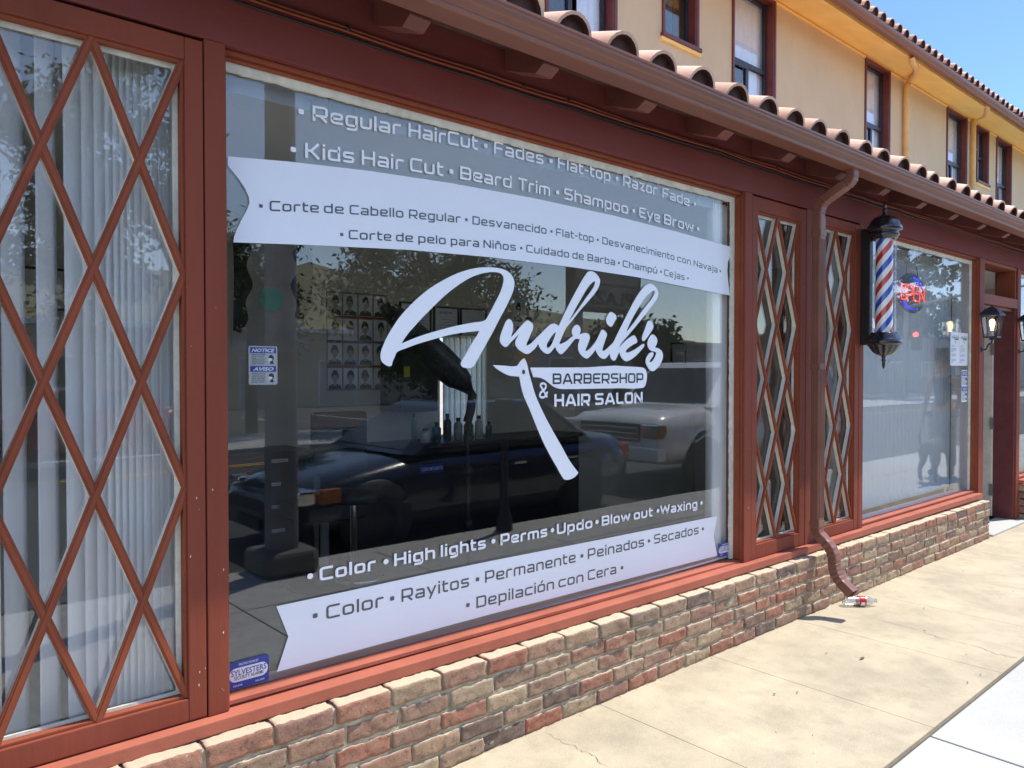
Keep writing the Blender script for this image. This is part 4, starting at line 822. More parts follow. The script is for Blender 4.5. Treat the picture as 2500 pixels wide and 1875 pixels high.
# ------------------------------------------------------------------ vinyl graphics on the big window
YV = .1775
DAT = {"lines":{"L1":{"w":[["Regular",1.326,1.706],["HairCut",1.743,2.099],["Fades",2.191,2.492],["Flat-top",2.586,2.96],["Razor",3.058,3.341],["Fade",3.384,3.629]],"bu":[1.281,2.143,2.54,3.01,3.68],"c":[-0.0007,-0.0245,0.1411,2.3204],"cap":0.056,"wt":0.16},"L2":{"w":[["Kids",1.296,1.497],["Hair",1.529,1.719],["Cut",1.75,1.915],["Beard",2.004,2.294],["Trim",2.334,2.535],["Shampoo",2.628,3.097],["Eye",3.188,3.363],["Brow",3.399,3.669]],"bu":[1.25,1.957,2.584,3.143,3.712],"c":[0.0032,-0.0523,0.2021,2.1415],"cap":0.055,"wt":0.16},"L3":{"w":[["Corte",1.16,1.349],["de",1.369,1.451],["Cabello",1.476,1.717],["Regular",1.744,2.005],["Desvanecido",2.069,2.511],["Flat-top",2.573,2.835],["Desvanecimiento",2.899,3.491],["con",3.517,3.643],["Navaja",3.67,3.906]],"bu":[1.128,2.036,2.543,2.865,3.935],"c":[0.0006,-0.042,0.2051,1.9295],"cap":0.036,"wt":0.125},"L4":{"w":[["Corte",1.472,1.661],["de",1.682,1.763],["pelo",1.789,1.927],["para",1.953,2.105],["Niños",2.13,2.319],["Cuidado",2.382,2.662],["de",2.684,2.765],["Barba",2.791,2.995],["Champú",3.056,3.339],["Cejas",3.4,3.586]],"bu":[1.442,2.351,3.024,3.371,3.616],"c":[-0.0361,0.1867,1.8521],"cap":0.035,"wt":0.125},"L5":{"w":[["Color",1.346,1.585],["High",1.67,1.87],["lights",1.899,2.143],["Perms",2.228,2.518],["Updo",2.581,2.83],["Blow",2.9,3.12],["out",3.15,3.307],["Waxing",3.375,3.715]],"bu":[1.308,1.632,2.186,2.551,2.863,3.353,3.755],"c":[-0.0022,0.0073,0.7675],"cap":0.05,"wt":0.19},"L6":{"w":[["Color",1.372,1.62],["Rayitos",1.704,2.049],["Permanente",2.138,2.71],["Peinados",2.797,3.235],["Secados",3.319,3.728]],"bu":[1.327,1.66,2.095,2.754,3.276,3.77],"c":[-0.0048,0.6318],"cap":0.051,"wt":0.125},"L7":{"w":[["Depilación",2.089,2.562],["con",2.592,2.765],["Cera",2.797,3.01]],"bu":[2.042,3.055],"c":[-0.0104,0.5416],"cap":0.05,"wt":0.125}},"logoA":[[[1.61,1.603],[1.612,1.626],[1.625,1.656],[1.642,1.687],[1.669,1.727],[1.699,1.765],[1.738,1.804],[1.785,1.845],[1.842,1.887],[1.908,1.925],[1.976,1.958],[2.046,1.983],[2.104,1.997],[2.164,2.004],[2.22,2.005],[2.263,1.998],[2.29,1.984],[2.307,1.963],[2.311,1.938],[2.302,1.908],[2.282,1.87],[2.253,1.825],[2.22,1.777],[2.191,1.732],[2.163,1.692],[2.136,1.654],[2.108,1.616],[2.086,1.584],[2.074,1.57],[2.059,1.564],[2.036,1.563],[2.014,1.568],[2.005,1.58],[2.008,1.589],[2.028,1.615],[2.05,1.647],[2.077,1.683],[2.099,1.71],[2.108,1.724],[2.059,1.719],[1.993,1.71],[1.933,1.699],[1.874,1.684],[1.817,1.669],[1.769,1.655],[1.73,1.642],[1.695,1.63],[1.685,1.624],[1.676,1.607],[1.666,1.588],[1.661,1.573],[1.653,1.569],[1.638,1.572],[1.619,1.584],[1.612,1.594]],[[1.707,1.66],[1.722,1.68],[1.745,1.707],[1.769,1.73],[1.801,1.761],[1.842,1.797],[1.887,1.836],[1.933,1.873],[1.976,1.903],[2.019,1.93],[2.064,1.953],[2.113,1.971],[2.159,1.982],[2.201,1.986],[2.229,1.983],[2.244,1.971],[2.246,1.951],[2.239,1.926],[2.225,1.896],[2.201,1.858],[2.177,1.821],[2.154,1.788],[2.143,1.775],[2.127,1.767],[2.081,1.76],[2.015,1.748],[1.95,1.734],[1.887,1.718],[1.825,1.701],[1.769,1.683],[1.734,1.67]]],"logoN":[[[2.224,1.686],[2.228,1.708],[2.243,1.741],[2.257,1.767],[2.269,1.78],[2.279,1.783],[2.294,1.776],[2.302,1.762],[2.303,1.74],[2.296,1.717],[2.289,1.703],[2.311,1.718],[2.335,1.741],[2.36,1.762],[2.38,1.778],[2.391,1.782],[2.408,1.777],[2.424,1.765],[2.427,1.752],[2.416,1.729],[2.401,1.702],[2.386,1.676],[2.383,1.668],[2.391,1.668],[2.416,1.68],[2.442,1.7],[2.473,1.723],[2.505,1.747],[2.531,1.765],[2.552,1.774],[2.574,1.772],[2.592,1.764],[2.618,1.805],[2.651,1.854],[2.685,1.903],[2.718,1.948],[2.747,1.986],[2.776,2.02],[2.796,2.038],[2.814,2.043],[2.835,2.042],[2.859,2.031],[2.877,2.016],[2.884,2.001],[2.877,1.976],[2.859,1.95],[2.823,1.916],[2.782,1.881],[2.736,1.843],[2.696,1.805],[2.671,1.782],[2.646,1.76],[2.623,1.728],[2.607,1.7],[2.597,1.683],[2.6,1.679],[2.618,1.683],[2.646,1.694],[2.679,1.714],[2.691,1.72],[2.682,1.734],[2.682,1.746],[2.693,1.762],[2.707,1.773],[2.722,1.775],[2.736,1.767],[2.743,1.756],[2.742,1.742],[2.736,1.73],[2.765,1.736],[2.785,1.737],[2.803,1.73],[2.81,1.718],[2.806,1.702],[2.791,1.677],[2.78,1.657],[2.777,1.65],[2.786,1.65],[2.806,1.659],[2.836,1.682],[2.86,1.707],[2.878,1.732],[2.893,1.753],[2.902,1.758],[2.917,1.754],[2.932,1.742],[2.937,1.734],[2.929,1.717],[2.917,1.692],[2.905,1.668],[2.901,1.655],[2.908,1.652],[2.926,1.658],[2.957,1.677],[2.976,1.69],[2.988,1.7],[3.001,1.719],[3.032,1.762],[3.071,1.814],[3.116,1.875],[3.162,1.933],[3.208,1.979],[3.242,2.005],[3.27,2.015],[3.29,2.016],[3.325,2.004],[3.346,1.984],[3.35,1.962],[3.339,1.94],[3.312,1.912],[3.27,1.875],[3.216,1.829],[3.162,1.784],[3.116,1.748],[3.077,1.717],[3.045,1.691],[3.028,1.669],[3.036,1.676],[3.065,1.698],[3.103,1.72],[3.136,1.734],[3.153,1.736],[3.166,1.724],[3.175,1.709],[3.173,1.701],[3.143,1.689],[3.11,1.674],[3.087,1.659],[3.081,1.65],[3.091,1.646],[3.117,1.651],[3.156,1.664],[3.196,1.682],[3.223,1.694],[3.233,1.694],[3.233,1.685],[3.21,1.663],[3.17,1.634],[3.13,1.613],[3.097,1.602],[3.078,1.602],[3.052,1.616],[3.038,1.633],[3.033,1.647],[3.023,1.637],[3.008,1.615],[2.998,1.605],[2.986,1.603],[2.97,1.611],[2.959,1.627],[2.956,1.638],[2.939,1.623],[2.92,1.612],[2.908,1.612],[2.887,1.618],[2.866,1.634],[2.854,1.65],[2.851,1.656],[2.836,1.642],[2.812,1.623],[2.794,1.613],[2.783,1.612],[2.759,1.621],[2.736,1.638],[2.726,1.656],[2.725,1.672],[2.733,1.696],[2.739,1.704],[2.713,1.707],[2.705,1.705],[2.679,1.683],[2.646,1.654],[2.624,1.637],[2.607,1.63],[2.593,1.636],[2.577,1.651],[2.569,1.665],[2.547,1.645],[2.531,1.634],[2.515,1.631],[2.494,1.638],[2.473,1.653],[2.463,1.666],[2.458,1.676],[2.442,1.658],[2.416,1.639],[2.398,1.63],[2.381,1.629],[2.355,1.638],[2.331,1.652],[2.317,1.669],[2.316,1.68],[2.326,1.7],[2.338,1.719],[2.321,1.704],[2.291,1.681],[2.272,1.664],[2.26,1.657],[2.248,1.66],[2.231,1.672]],[[2.663,1.791],[2.679,1.816],[2.707,1.853],[2.742,1.898],[2.776,1.94],[2.805,1.971],[2.835,1.993],[2.846,1.996],[2.847,1.991],[2.838,1.969],[2.811,1.939],[2.776,1.905],[2.736,1.862],[2.702,1.828],[2.675,1.802]],[[3.085,1.753],[3.103,1.781],[3.142,1.834],[3.189,1.887],[3.236,1.937],[3.277,1.966],[3.308,1.981],[3.32,1.982],[3.318,1.969],[3.298,1.941],[3.256,1.904],[3.209,1.863],[3.162,1.818],[3.123,1.783],[3.097,1.761]],[[2.574,1.734],[2.563,1.707],[2.547,1.679],[2.531,1.662],[2.521,1.658],[2.513,1.663],[2.515,1.675],[2.528,1.694],[2.547,1.716],[2.563,1.73]]],"idot":[[2.929,1.812],[2.935,1.824],[2.947,1.839],[2.966,1.85],[2.985,1.845],[3.004,1.834],[3.008,1.823],[2.997,1.806],[2.982,1.785],[2.969,1.774],[2.954,1.778],[2.937,1.789]],"apo":[[3.213,1.719],[3.216,1.734],[3.233,1.765],[3.25,1.796],[3.264,1.816],[3.274,1.819],[3.295,1.81],[3.31,1.794],[3.309,1.783],[3.291,1.762],[3.264,1.735],[3.244,1.718],[3.23,1.709],[3.216,1.712]],"es":[[3.259,1.692],[3.261,1.709],[3.274,1.729],[3.292,1.744],[3.309,1.746],[3.333,1.733],[3.344,1.714],[3.337,1.694],[3.323,1.678],[3.355,1.672],[3.383,1.657],[3.393,1.637],[3.387,1.611],[3.362,1.58],[3.334,1.56],[3.31,1.55],[3.286,1.553],[3.258,1.575],[3.244,1.601],[3.251,1.622],[3.275,1.645],[3.299,1.651],[3.313,1.647],[3.309,1.634],[3.289,1.614],[3.278,1.603],[3.282,1.598],[3.296,1.601],[3.317,1.619],[3.33,1.637],[3.334,1.65],[3.323,1.654],[3.292,1.658],[3.268,1.673]],"blade":[[[2.184,1.577],[2.261,1.574],[2.325,1.573],[2.335,1.582],[2.35,1.597],[2.365,1.606],[2.372,1.608],[2.377,1.603],[2.39,1.577],[2.4,1.543],[2.416,1.502],[2.438,1.445],[2.473,1.384],[2.512,1.325],[2.553,1.269],[2.591,1.219],[2.624,1.176],[2.655,1.133],[2.691,1.092],[2.73,1.054],[2.708,1.037],[2.674,1.027],[2.652,1.026],[2.632,1.03],[2.624,1.036],[2.58,1.094],[2.53,1.16],[2.483,1.231],[2.438,1.311],[2.4,1.382],[2.37,1.432],[2.351,1.48],[2.344,1.51],[2.34,1.525],[2.31,1.527],[2.271,1.532],[2.233,1.547],[2.204,1.561]],[[2.377,1.546],[2.376,1.542],[2.374,1.538],[2.371,1.536],[2.367,1.535],[2.363,1.536],[2.36,1.538],[2.358,1.542],[2.357,1.546],[2.358,1.55],[2.36,1.554],[2.363,1.556],[2.367,1.557],[2.371,1.556],[2.374,1.554],[2.376,1.55]]],"hand":[[2.408,1.566],[2.776,1.568],[3.213,1.57],[3.24,1.561],[3.254,1.542],[3.255,1.507],[3.244,1.477],[3.234,1.466],[3.22,1.461],[3.052,1.462],[2.806,1.463],[2.634,1.464],[2.59,1.467],[2.558,1.477],[2.536,1.489],[2.509,1.505],[2.483,1.516],[2.457,1.521],[2.428,1.522],[2.416,1.547]],"amp":[[2.518,1.427],[2.504,1.444],[2.486,1.467],[2.474,1.482],[2.479,1.491],[2.496,1.492],[2.508,1.484],[2.505,1.47],[2.488,1.459],[2.472,1.446],[2.47,1.433],[2.486,1.427],[2.502,1.432],[2.514,1.446],[2.52,1.453]],"barber":[[2.552,1.488],[3.225,1.488],[2.552,1.539]],"hair":[[2.564,1.382],[2.813,1.38],[2.564,1.442]],"salon":[[2.847,1.381],[3.22,1.381],[2.846,1.441]],"ban1":[[1.014,2.276],[1.117,2.286],[1.225,2.297],[1.56,2.321],[1.953,2.337],[2.422,2.345],[2.991,2.339],[3.505,2.321],[4.063,2.293],[4.042,2.251],[4.016,2.2],[4.01,2.151],[4.017,2.102],[4.026,2.054],[4.033,2.003],[3.699,2.017],[3.163,2.043],[2.693,2.051],[2.177,2.049],[1.747,2.037],[1.307,2.009],[1.148,1.997],[1.031,1.988],[1.033,2.007],[1.043,2.033],[1.06,2.07],[1.079,2.105],[1.088,2.13],[1.085,2.151],[1.072,2.177],[1.054,2.202],[1.033,2.224],[1.013,2.244]],"ban2":[[1.177,0.714],[1.465,0.714],[1.794,0.715],[2.176,0.713],[2.934,0.703],[3.917,0.694],[3.896,0.635],[3.88,0.579],[3.897,0.521],[3.919,0.458],[2.935,0.468],[2.176,0.477],[1.627,0.478],[1.178,0.479],[1.2,0.537],[1.222,0.596],[1.2,0.655]]}
def zpoly(c):
    def f(x):
        r = 0
        for k in c: r = r*x+k
        return r
    return f
def text_line(key, y, parent, m, square=True, wt=None):
    d = DAT['lines'][key]; wt = wt or d['wt']; f = zpoly(d['c'])
    for wd, a, b in d['w']: mb = MB(); word(mb, wd, a, b, f, d['cap'], wt, y, gap=.17 if d['wt'] < .15 else .15); mb.build('word', m, parent)
    for x in d['bu']: mb = MB(); dot(mb, x, f(x)+d['cap']*(.46 if square else .5), d['cap']*(.165 if square else .21), y-.0007, square, sx=1.15); mb.build('bullet', m, parent)
def banner(name, key, lines, label):
    t = thing(name, label, 'banner decal', (DAT[key][0][0], YV, DAT[key][0][1]))
    mb = MB(); mb.poly([DAT[key]], YV); mb.build('ribbon', 'vinyl', t)
    for k in lines: text_line(k, YV-.0009, t, 'cut', wt=.150)
banner('ribbon_banner', 'ban1', ('L3', 'L4'), 'wide white curved ribbon decal across upper window with two lines of grey Spanish lettering')
banner('ribbon_banner', 'ban2', ('L6', 'L7'), 'white notched ribbon decal along bottom of the big window listing color and perms in Spanish')
for k, lb in (('L1', 'topmost curved white line of lettering on the window starting Regular HairCut'), ('L2', 'white lettering line starting Kids Hair Cut just above the upper ribbon'), ('L5', 'bold white lettering line starting Color above the lower ribbon')):
    o = thing('window_lettering', lb, 'window lettering', (1.3, YV, zpoly(DAT['lines'][k]['c'])(1.3)), 'white lettering lines on the big window'); text_line(k, YV, o, 'vinylT', k != 'L5')
lg = thing('shop_logo', 'large white script barbershop logo with open razor in middle of the window', 'logo decal', (2.4, YV, 1.6))
mb = MB(); mb.poly([smooth_loop(l) for l in DAT['logoA']], YV); mb.poly([smooth_loop(l) for l in DAT['logoN']], YV)
for k in ('idot', 'apo', 'es'): mb.poly([smooth_loop(DAT[k])], YV)
mb.build('script_name', 'vinylT', lg)
mb = MB(); mb.poly([smooth_loop(DAT['blade'][0], 2), DAT['blade'][1]], YV); mb.poly([smooth_loop(DAT['hand'], 2)], YV); rz = mb.build('razor', 'vinylT', lg)
mb = MB(); (a, b, c) = DAT['barber']; word(mb, 'BARBERSHOP', a[0], b[0], lambda x: a[1]+(b[1]-a[1])*(x-a[0])/(b[0]-a[0]), c[1]-a[1], .17, YV-.0009, gap=.14); mb.build('lettering_line', 'cut', lg)
mb = MB()
for wd, k in (('HAIR', 'hair'), ('SALON', 'salon')):
    (p, q, r) = DAT[k]; word(mb, wd, p[0], q[0], lambda x: p[1]+(q[1]-p[1])*(x-p[0])/(q[0]-p[0]), (r[1]-p[1])*.98, .2, YV, gap=.14)
pa = [Vector(p) for p in DAT['amp']]; pts = [pa[0]]
for i in range(len(pa)-1):
    p0, p1, p2, p3 = pa[max(i-1, 0)], pa[i], pa[i+1], pa[min(i+2, len(pa)-1)]
    for q in range(1, 5):
        u = q/4; pts.append(.5*((2*p1)+(p2-p0)*u+(2*p0-5*p1+4*p2-p3)*u*u+(3*p1-p0-3*p2+p3)*u**3))
L_, R_ = ribbon(pts, .0052)
mb.add([(q.x, YV-.0003*(i/len(L_)), q.y) for i, ab in enumerate(zip(L_, R_)) for q in ab], [(2*i, 2*i+1, 2*i+3, 2*i+2) for i in range(len(L_)-1)])
mb.build('lettering_line', 'vinylT', lg)

# stickers and notices --------------------------------------------------------------------------------
def rrect(x0, x1, z0, z1, r, n=6):
    out = []
    for cx, cz, a0 in ((x1-r, z1-r, 0), (x0+r, z1-r, 90), (x0+r, z0+r, 180), (x1-r, z0+r, 270)):
        for i in range(n+1):
            a = rad(a0+90*i/n); out.append((cx+r*math.cos(a), cz+r*math.sin(a)))
    return out
def alarm_sticker(x0, x1, z0, z1, y, label):
    t = thing('alarm_sticker', label, 'sticker', (x0, y, z0), 'security stickers in the window corners'); wd = x1-x0; ht = z1-z0
    mb = MB(); mb.poly([rrect(x0, x1, z0, z1, .01)], y); mb.build('backing', 'blue', t)
    mb = MB(); mb.poly([rrect(x0+wd*.03, x1-wd*.03, z0+ht*.25, z1-ht*.24, ht*.24)], y-.0006)
    ptext(mb, 'PROTECTION BY', x0+wd*.5, z1-ht*.17, .011, y-.0007, 0, wd*.48, .01, align='CENTER')
    ptext(mb, '528-4598', x0+wd*.12, z0+ht*.08, .009, y-.0007, 0, wd*.22, .01); ptext(mb, '543-6500', x1-wd*.12, z0+ht*.08, .009, y-.0007, 0, wd*.22, .01, align='RIGHT')
    mb.build('oval_panel', 'paper', t)
    mb = MB(); ptext(mb, 'SYLVESTERS', x0+wd*.5, z0+ht*.48, .028, y-.0012, 0, wd*.86, .012, align='CENTER'); mb.build('lettering_line', 'blue', t)
    mb = MB(); ptext(mb, 'SECURITY ALARMS', x0+wd*.5, z0+ht*.33, .017, y-.0012, 0, wd*.72, .005, align='CENTER'); mb.build('lettering_line', 'ink', t)
alarm_sticker(1.003, 1.149, .458, .552, .1775, 'blue and white security alarm sticker in lower left corner of the big window')
alarm_sticker(3.93, 4.066, .445, .524, .1775, 'blue and white security alarm sticker in lower right corner of the big window')
def mask_notice(x0, x1, z0, z1, y, label):
    t = thing('mask_notice', label, 'notice', (x0, y, z0), 'bilingual mask notices'); wd = x1-x0; ht = z1-z0
    mb = MB(); mb.poly([rrect(x0, x1, z0, z1, wd*.06)], y); mb.build('sheet', 'paper2' if y > .18 else 'paper', t)
    mb = MB(); mi = MB(); mw = MB()
    for k, (title, lines) in enumerate((('NOTICE', ('PERSONS ENTERING', 'THIS BUSINESS MUST', 'WEAR A FACE MASK', 'AND MAINTAIN SIX FT', 'DISTANCING FROM', 'OTHER CUSTOMERS')), ('AVISO', ('CUALQUIERA QUE ENTRE', 'A ESTE NEGOCIO DEBE', 'LLEVAR UNA MASCARA', 'FACIAL Y MANTENER', '6 FT DE DISTANCIA', 'DE OTROS CLIENTES')))):
        zt = z1-ht*(.035+.48*k); mb.poly([[(x0+wd*.05, zt-ht*.15), (x1-wd*.05, zt-ht*.15), (x1-wd*.05, zt), (x0+wd*.05, zt)]], y-.0006)
        ptext(mw, title, x0+wd*.5, zt-ht*.12, ht*.125, y-.0012, 0, wd*(.80 if k == 0 else .72), .03, .25, 'CENTER')
        for j, s_ in enumerate(lines): ptext(mi, s_, x0+wd*.10, zt-ht*(.20+.046*j), ht*.035, y-.0006, 0, wd*(.45 if j % 2 else .5), .02)
        cx, cz = x0+wd*.78, zt-ht*.28; R = ht*.085
        mi.poly([[(cx+R*.9*math.cos(a)*(1 if math.sin(a) > -.2 else .8), cz+R*1.1*math.sin(a)) for a in [2*math.pi*i/16 for i in range(16)]]], y-.0006)
        mi.poly([[(cx-R*.5, cz-R*1.7), (cx+R*.9, cz-R*1.7), (cx+R*.5, cz-R*.8), (cx-R*.1, cz-R*.8)]], y-.0007)
        mw.poly([[(cx-R*.95, cz-R*.9), (cx+R*.25, cz-R*.75), (cx+R*.3, cz-R*.05), (cx-R*.9, cz+R*.1)]], y-.0012)
    mb.build('title_band', 'blue', t); mi.build('lettering_line', 'ink', t); mw.build('lettering_line', 'paper', t)
mask_notice(1.088, 1.193, 1.502, 1.638, .1925, 'blue NOTICE and AVISO mask sign low on left side of the big window')
mask_notice(7.885, 8.03, 1.26, 1.56, .1775, 'blue and white mask notice at right edge of the far window below the papers')
def paper_notice(x0, x1, z0, z1, y, label):
    t = thing('paper_notice', label, 'notice', (x0, y, z0), 'white papers taped in the far window'); wd = x1-x0; ht = z1-z0
    mb = MB(); mb.box(x0, x1, y, y+.0006, z0, z1); mb.build('sheet', 'paper', t)
    mb = MB(); k = wd*.7/1.6; ox, oz = x0+wd*.12, z1-ht*.09
    lx, lz = 1.6, 2.03
    tr = lambda l: [(ox+(p[0]-lx)*k, oz+(p[1]-lz)*k*.75) for p in l]
    mb.poly([tr(l) for l in DAT['logoA']], y-.0008); mb.poly([tr(l) for l in DAT['logoN']], y-.0008)
    for q in ('es', 'hand'): mb.poly([tr(DAT[q])], y-.0008)
    mb.poly([tr(DAT['blade'][0])], y-.0008); mb.build('printed_logo', 'ink', t)
    mb = MB(); zz = z1-ht*.40
    for j in range(14):
        if j in (2, 6, 10): zz -= ht*.03
        l_ = (.66, .5, .72, .78, .74, .3, .7, .76, .6, .2, .72, .68, .4, .25)[j]
        for q in range(int(l_*12)):
            xa = x0+wd*(.1+q*.065); mb.box(xa, xa+wd*(.03+.025*((j*7+q*3) % 3)/2), y-.0008, y-.0002, zz, zz+ht*.012)
        zz -= ht*.032
    mb.build('printed_text', 'greyprint', t)
paper_notice(7.60, 7.82, 1.60, 1.905, .1775, 'white printed notice taped in far window, left one of the pair')
paper_notice(7.823, 8.035, 1.60, 1.905, .1775, 'white printed notice taped in far window, right one of the pair beside the frame')
# ------------------------------------------------------------------ inside the shop
YB = 3.4
inn = thing('shop_interior', 'dim beige barbershop room seen through the glass', 'room', (4, 2, 0))
mb = MB()
def wq(a, b, c, d): mb.add([a, b, c, d], [(0, 1, 2, 3)])
OX0, OX1, OZ0, OZ1 = 4.25, 4.76, .95, 1.87
for x0, x1, z0, z1 in ((-1.9, OX0, 0, 2.95), (OX1, 12.8, 0, 2.95), (OX0, OX1, 0, OZ0), (OX0, OX1, OZ1, 2.95)): mb.box(x0, x1, YB, YB+.1, z0, z1)
mb.box(-1.9, -1.8, .3, YB, 0, 2.95); mb.box(5.60, 5.66, .28, .95, 0, 2.95) if False else None; mb.box(12.7, 12.8, .3, YB, 0, 2.95); mb.box(8.27, 8.31, .45, YB, 0, 2.95); mb.box(9.212, 9.25, 1.12, YB, 0, 2.95)
mb.build('wall', 'wallin', inn)
mb = MB(); mb.box(-1.9, 12.8, .27, YB, -.05, .004); mb.build('floor', 'floorin', inn)
mb = MB(); mb.box(-1.9, 12.8, .272, YB, 2.75, 2.80); mb.build('ceiling', 'ceil', inn)
mb = MB(); mb.box(-1.8, 8.1, .262, .275, 0, .40); mb.box(1.0, 4.06, .19, .30, .425, .436); mb.box(5.68, 8.09, .19, .30, .405, .412); mb.box(.98, 4.07, .19, .275, 2.60, 2.615); mb.box(8.098, 8.17, .19, .34, .41, 2.6); mb.box(5.6, 5.658, .19, .34, .41, 2.6); mb.box(4.08, 4.15, .19, .34, .43, 2.6); mb.build('window_stool', 'white', inn)
# vertical blinds -----------------------------------------------------------------------------------------
def slat(mb, x, y, ang, z0, z1, w_=.089, bow=.007):
    c, s_ = math.cos(ang), math.sin(ang); n = 5; v = []
    for z in (z0, z1):
        for th in (0, .0012):
            for i in range(n+1):
                t = i/n-.5; b = bow*(1-4*t*t)+th; v.append((x+c*t*w_-s_*b, y+s_*t*w_+c*b, z))
    m = n+1; mb.add(v, [(i, i+1, 2*m+i+1, 2*m+i) for i in range(n)]+[(m+i+1, m+i, 3*m+i, 3*m+i+1) for i in range(n)]+[(0, 2*m, 3*m, m), (n, m+n, 3*m+n, 2*m+n)], 0, True)
vb = thing('vertical_blind', 'pale vertical blind hanging open behind the left diamond lattice window', 'blind', (.6, .3, 0), 'vertical blinds behind the shop glass')
mb = MB()
for x, a in ((.404, 47), (.490, 47), (.570, 38), (.620, 36), (.655, 36), (.686, 36), (.708, 36), (.728, 36), (.748, 36), (.769, 36), (.792, 36), (.816, 36), (.842, 36), (.868, 36), (.894, 36), (.918, 36), (.94, 36), (.96, 36), (.975, 36), (.32, 47), (.235, 47), (.15, 47)): slat(mb, x, .245+random.uniform(-.002, .002), rad(a-6+random.uniform(-2, 2)), .40, 2.62)
mb.build('slat', 'blind', vb); mb = MB(); mb.box(-.2, 1.0, .285, .335, 2.625, 2.67); mb.build('headrail', 'white', vb)
vb = thing('vertical_blind', 'pale blind slats stacked at right end of the big window under a valance', 'blind', (4, .3, 0), 'vertical blinds behind the shop glass'); mb = MB()
for i in range(16): slat(mb, 3.955+.0135*i, .262, rad(66+random.uniform(-3, 3)), .445, 2.55)
mb.build('slat', 'blind', vb); mb = MB()
xs_ = [1.0, 1.36, 1.42, 1.52, 1.95, 2.42, 2.50, 2.55, 2.62, 3.0, 3.4, 3.75, 4.07]
for i in range(len(xs_)-1): slat(mb, (xs_[i]+xs_[i+1])/2, .225+.002*(i % 2), 0, 2.512, 2.605, xs_[i+1]-xs_[i]+.008, .002)
mb.build('valance', 'valance', vb)
vb = thing('vertical_blind', 'pale closed vertical blind behind the far display window', 'blind', (7, .4, 0), 'vertical blinds behind the shop glass'); mb = MB()
i = 0; x = 5.70
while x < 8.1: slat(mb, x, .34, rad(-3+random.uniform(-2, 2)), .43, 2.60, .104, .003); x += .080
mb.build('slat', 'blind2', vb)
vb = thing('vertical_blind', 'bright vertical blind over the rear window of the shop', 'blind', (4.5, 3.3, 1), 'vertical blinds behind the shop glass'); mb = MB()
for i in range(8): slat(mb, OX0+.03+.066*i, YB-.05, rad(15+random.uniform(-4, 4)), OZ0, OZ1+.02, .089)
mb.build('slat', translucent('backlit_blind', (.80, .84, .84), .6), vb)
vb = thing('vertical_blind', 'vertical blind behind the second lattice panel', 'blind', (4.5, .35, 0), 'vertical blinds behind the shop glass'); mb = MB()
for i in range(5): slat(mb, 5.06+.10*i, .33, rad(70+random.uniform(-4, 4)), .43, 2.60)
mb.build('slat', 'blind', vb)
# posters and frames ----------------------------------------------------------------------------------------
def framed(x0, x1, z0, z1, label, y=YB, txt=None, seal=False):
    t = thing('framed_certificate', label, 'picture frame', (x0, y, z0), 'framed certificates on the rear wall'); w_ = .014
    mb = MB()
    for a in ((x0, x0+w_, z0, z1), (x1-w_, x1, z0, z1), (x0+w_, x1-w_, z0, z0+w_), (x0+w_, x1-w_, z1-w_, z1)): mb.box(a[0], a[1], y-.025, y-.002, a[2], a[3])
    mb.build('frame', 'blkm', t, bevel=.002); mb = MB(); mb.box(x0+w_, x1-w_, y-.012, y-.003, z0+w_, z1-w_); mb.build('sheet', 'paper', t)
    mb = MB(); c = (x0+x1)/2
    if txt: ptext(mb, txt, c, z1-.065, .03, y-.0127, 0, (x1-x0)*.5, .02, align='CENTER')
    for j in range(5): l = (.4, .22, .6, .5, .3)[j]*(x1-x0)/2; zz = z1-(z1-z0)*(.42+.09*j); mb.box(c-l, c+l, y-.0128, y-.0121, zz, zz+.004)
    if seal: mb.lathe([(0, y-.0135), (.018, y-.0133), (.02, y-.0125)], (x0+.20, 0, z0+.06), 16, axis='y')
    mb.build('printed_text', 'greyprint', t)
framed(.905, 1.18, 1.95, 2.225, 'black framed certificate on rear wall seen between left blind slats', seal=True)
framed(3.80, 4.14, 1.90, 2.17, 'black framed certificate behind the first letter of the logo, left of the lettered one')
framed(4.17, 4.46, 1.86, 2.15, 'black framed certificate headed BARBICIDE on the rear wall', txt='BARBICIDE')
framed(4.48, 4.80, 1.88, 2.15, 'black framed certificate right of the lettered one on the rear wall')
framed(7.75, 8.05, 1.63, 1.90, 'small framed certificate at far right of the rear wall')
hairs = ['greyprint', 'ink', 'bark', 'wallin', 'paper', 'blue', 'tanwall']
